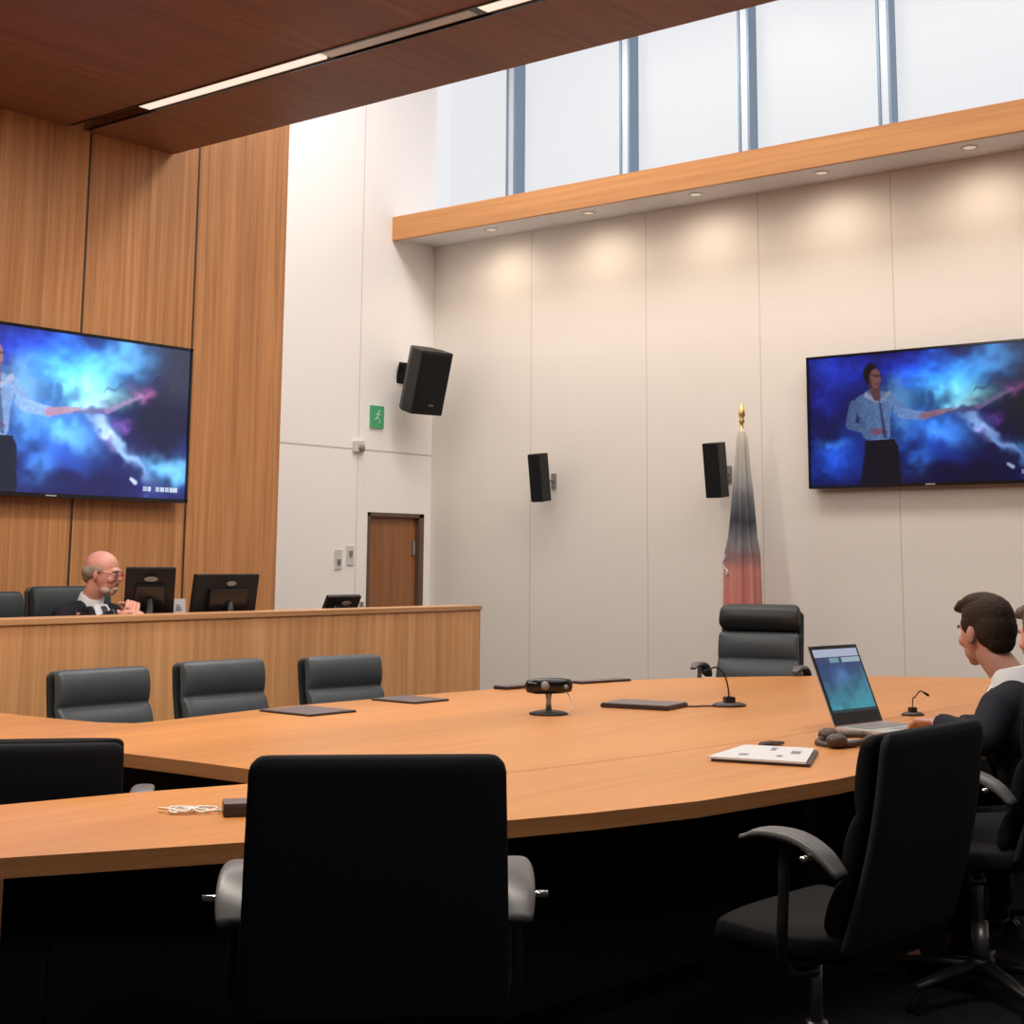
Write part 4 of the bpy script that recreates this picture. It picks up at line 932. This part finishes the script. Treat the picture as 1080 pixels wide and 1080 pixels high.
# black cable coil / headset
t = thing('headset', 'dark headset lying on the table beside the laptop', 'headset', TP(5.32, 2.66), R(-20))
bm = bmesh.new(); tube(bm, [(.105*math.cos(a), .085*math.sin(a), .018+.012*math.cos(a)) for a in [2*PI*k/36 for k in range(37)]], .013, 12); obj('headband', bm, M['cable'], t, True)
for s_ in (-1, 1):
    bm = bmesh.new(); ell(bm, (s_*.05-.05, s_*.075+.01, .028), (.042, .036, .026), 20); obj('ear_cushion', bm, M['cable'], t, True)
bm = bmesh.new(); box(bm, (.0, -.03, .012), (.11, .05, .016), .006); obj('grey_block', bm, M['greyplastic'], t)
# box and tangled cable on the near wing
t = thing('small_box', 'small dark box on the near wing of the table, left of the foreground chair', 'box', TP(2.84, 3.185), R(-38))
obj('body', BX((0, 0, .016), (.17, .09, .030), .005), M['folder'], t); obj('lid', BX((0, 0, .033), (.168, .088, .005), .002), M['foldertop'], t)
bm = bmesh.new()
c = Vector(TP(2.735, 3.33, .004)); pts = []
rn = random.Random(11)
for k in range(26):
    a = k*1.7; r_ = .030+.012*math.sin(k*2.1)
    pts.append(c+Vector((-.040+.0030*k+r_*math.cos(a)+rn.uniform(-.006, .006), .045-.0030*k+r_*.9*math.sin(a), .002+.004*(k % 3))))
pts += [c+Vector((.055, -.055, .0)), c+Vector((.075, -.09, .0))]
tube(bm, spline(pts, 5), .0026, 8)
tag(obj('cable', bm, M['cablelight'], None, True), 'pale tangled cable on the near wing of the table beside the small dark box', 'cable')

# ------------------------------------------------------------------ light
def area(name, loc, size, power, col, rot=(0, 0, 0), spread=PI):
    l = bpy.data.lights.new(name, 'AREA'); l.shape = 'RECTANGLE'; l.size, l.size_y = size; l.energy = power; l.color = col; l.spread = spread
    o = bpy.data.objects.new(name, l); COL.objects.link(o); o.location = loc; o.rotation_euler = rot; return o
WARM = (1, .90, .78)
# ceiling lamps and added fill lights over the room, flush under the wooden ceiling (all above the picture's top edge)
area('ceiling_lamp_a', (5.43, 2.0, ZC-.01), (.07, 3.6), 32, WARM)
area('end_wall_fill', (8.6, 6.6, ZT-.05), (1.2, 1.2), 45, (1, .95, .91), (R(28), 0, 0))  # unseen fill, added to brighten the lower end wall
area('ceiling_lamp_b', (2.4, 3.4, ZC-.01), (.3, 4.5), 175, WARM)
area('ceiling_lamp_c', (8.0, 3.9, ZT-.02), (1.3, 10.6), 255, (1, .945, .88))
area('wood_wall_fill', (3.6, 6.0, ZC-.01), (5.0, .3), 95, (1, .91, .82))  # added wash that lifts the wood wall, not a fitting of the room
area('rear_fill', (1.0, -1.5, ZC-.01), (1.2, 1.2), 60, (1, .93, .88))  # unseen fill behind the camera, added for chair backs, arms and table edge
for y in DLY+[1.6, .4]:
    l = bpy.data.lights.new('wall_washer', 'SPOT'); l.energy = 17; l.color = (1, .84, .66); l.spot_size = R(168); l.spot_blend = 1.0; l.shadow_soft_size = .05
    o = bpy.data.objects.new('wall_washer', l); COL.objects.link(o); o.location = (10.05, y, 4.40); o.rotation_euler = (0, R(-10), 0)
W = bpy.data.worlds.new('sky'); S.world = W; W.use_nodes = True
bg = W.node_tree.nodes['Background']; bg.inputs[0].default_value = (.95, .955, .98, 1); bg.inputs[1].default_value = .82

# ------------------------------------------------------------------ camera
cx, cy, f = 568., 354., 1567.
v1 = Vector((1803-cx, -(600-cy), -f)); v2 = Vector((-1470-cx, -(583-cy), -f))
X = v1.normalized(); Y = (v2-X*v2.dot(X)).normalized(); Z = X.cross(Y)
rot = Matrix((X, Y, Z))          # camera -> world
cam = bpy.data.cameras.new('camera'); co = bpy.data.objects.new('camera', cam); COL.objects.link(co)
co.matrix_world = Matrix.Translation((0, 0, 1.42)) @ rot.to_4x4()
cam.sensor_width = 36; cam.lens = f/1080*36; cam.shift_x = (540-cx)/1080; cam.shift_y = -(540-cy)/1080; cam.clip_start = .05; cam.clip_end = 200
S.camera = co
S.view_settings.view_transform = 'Standard'; S.view_settings.look = 'None'; S.view_settings.gamma = 1; S.view_settings.exposure = 0.14; S.view_settings.use_curve_mapping = False
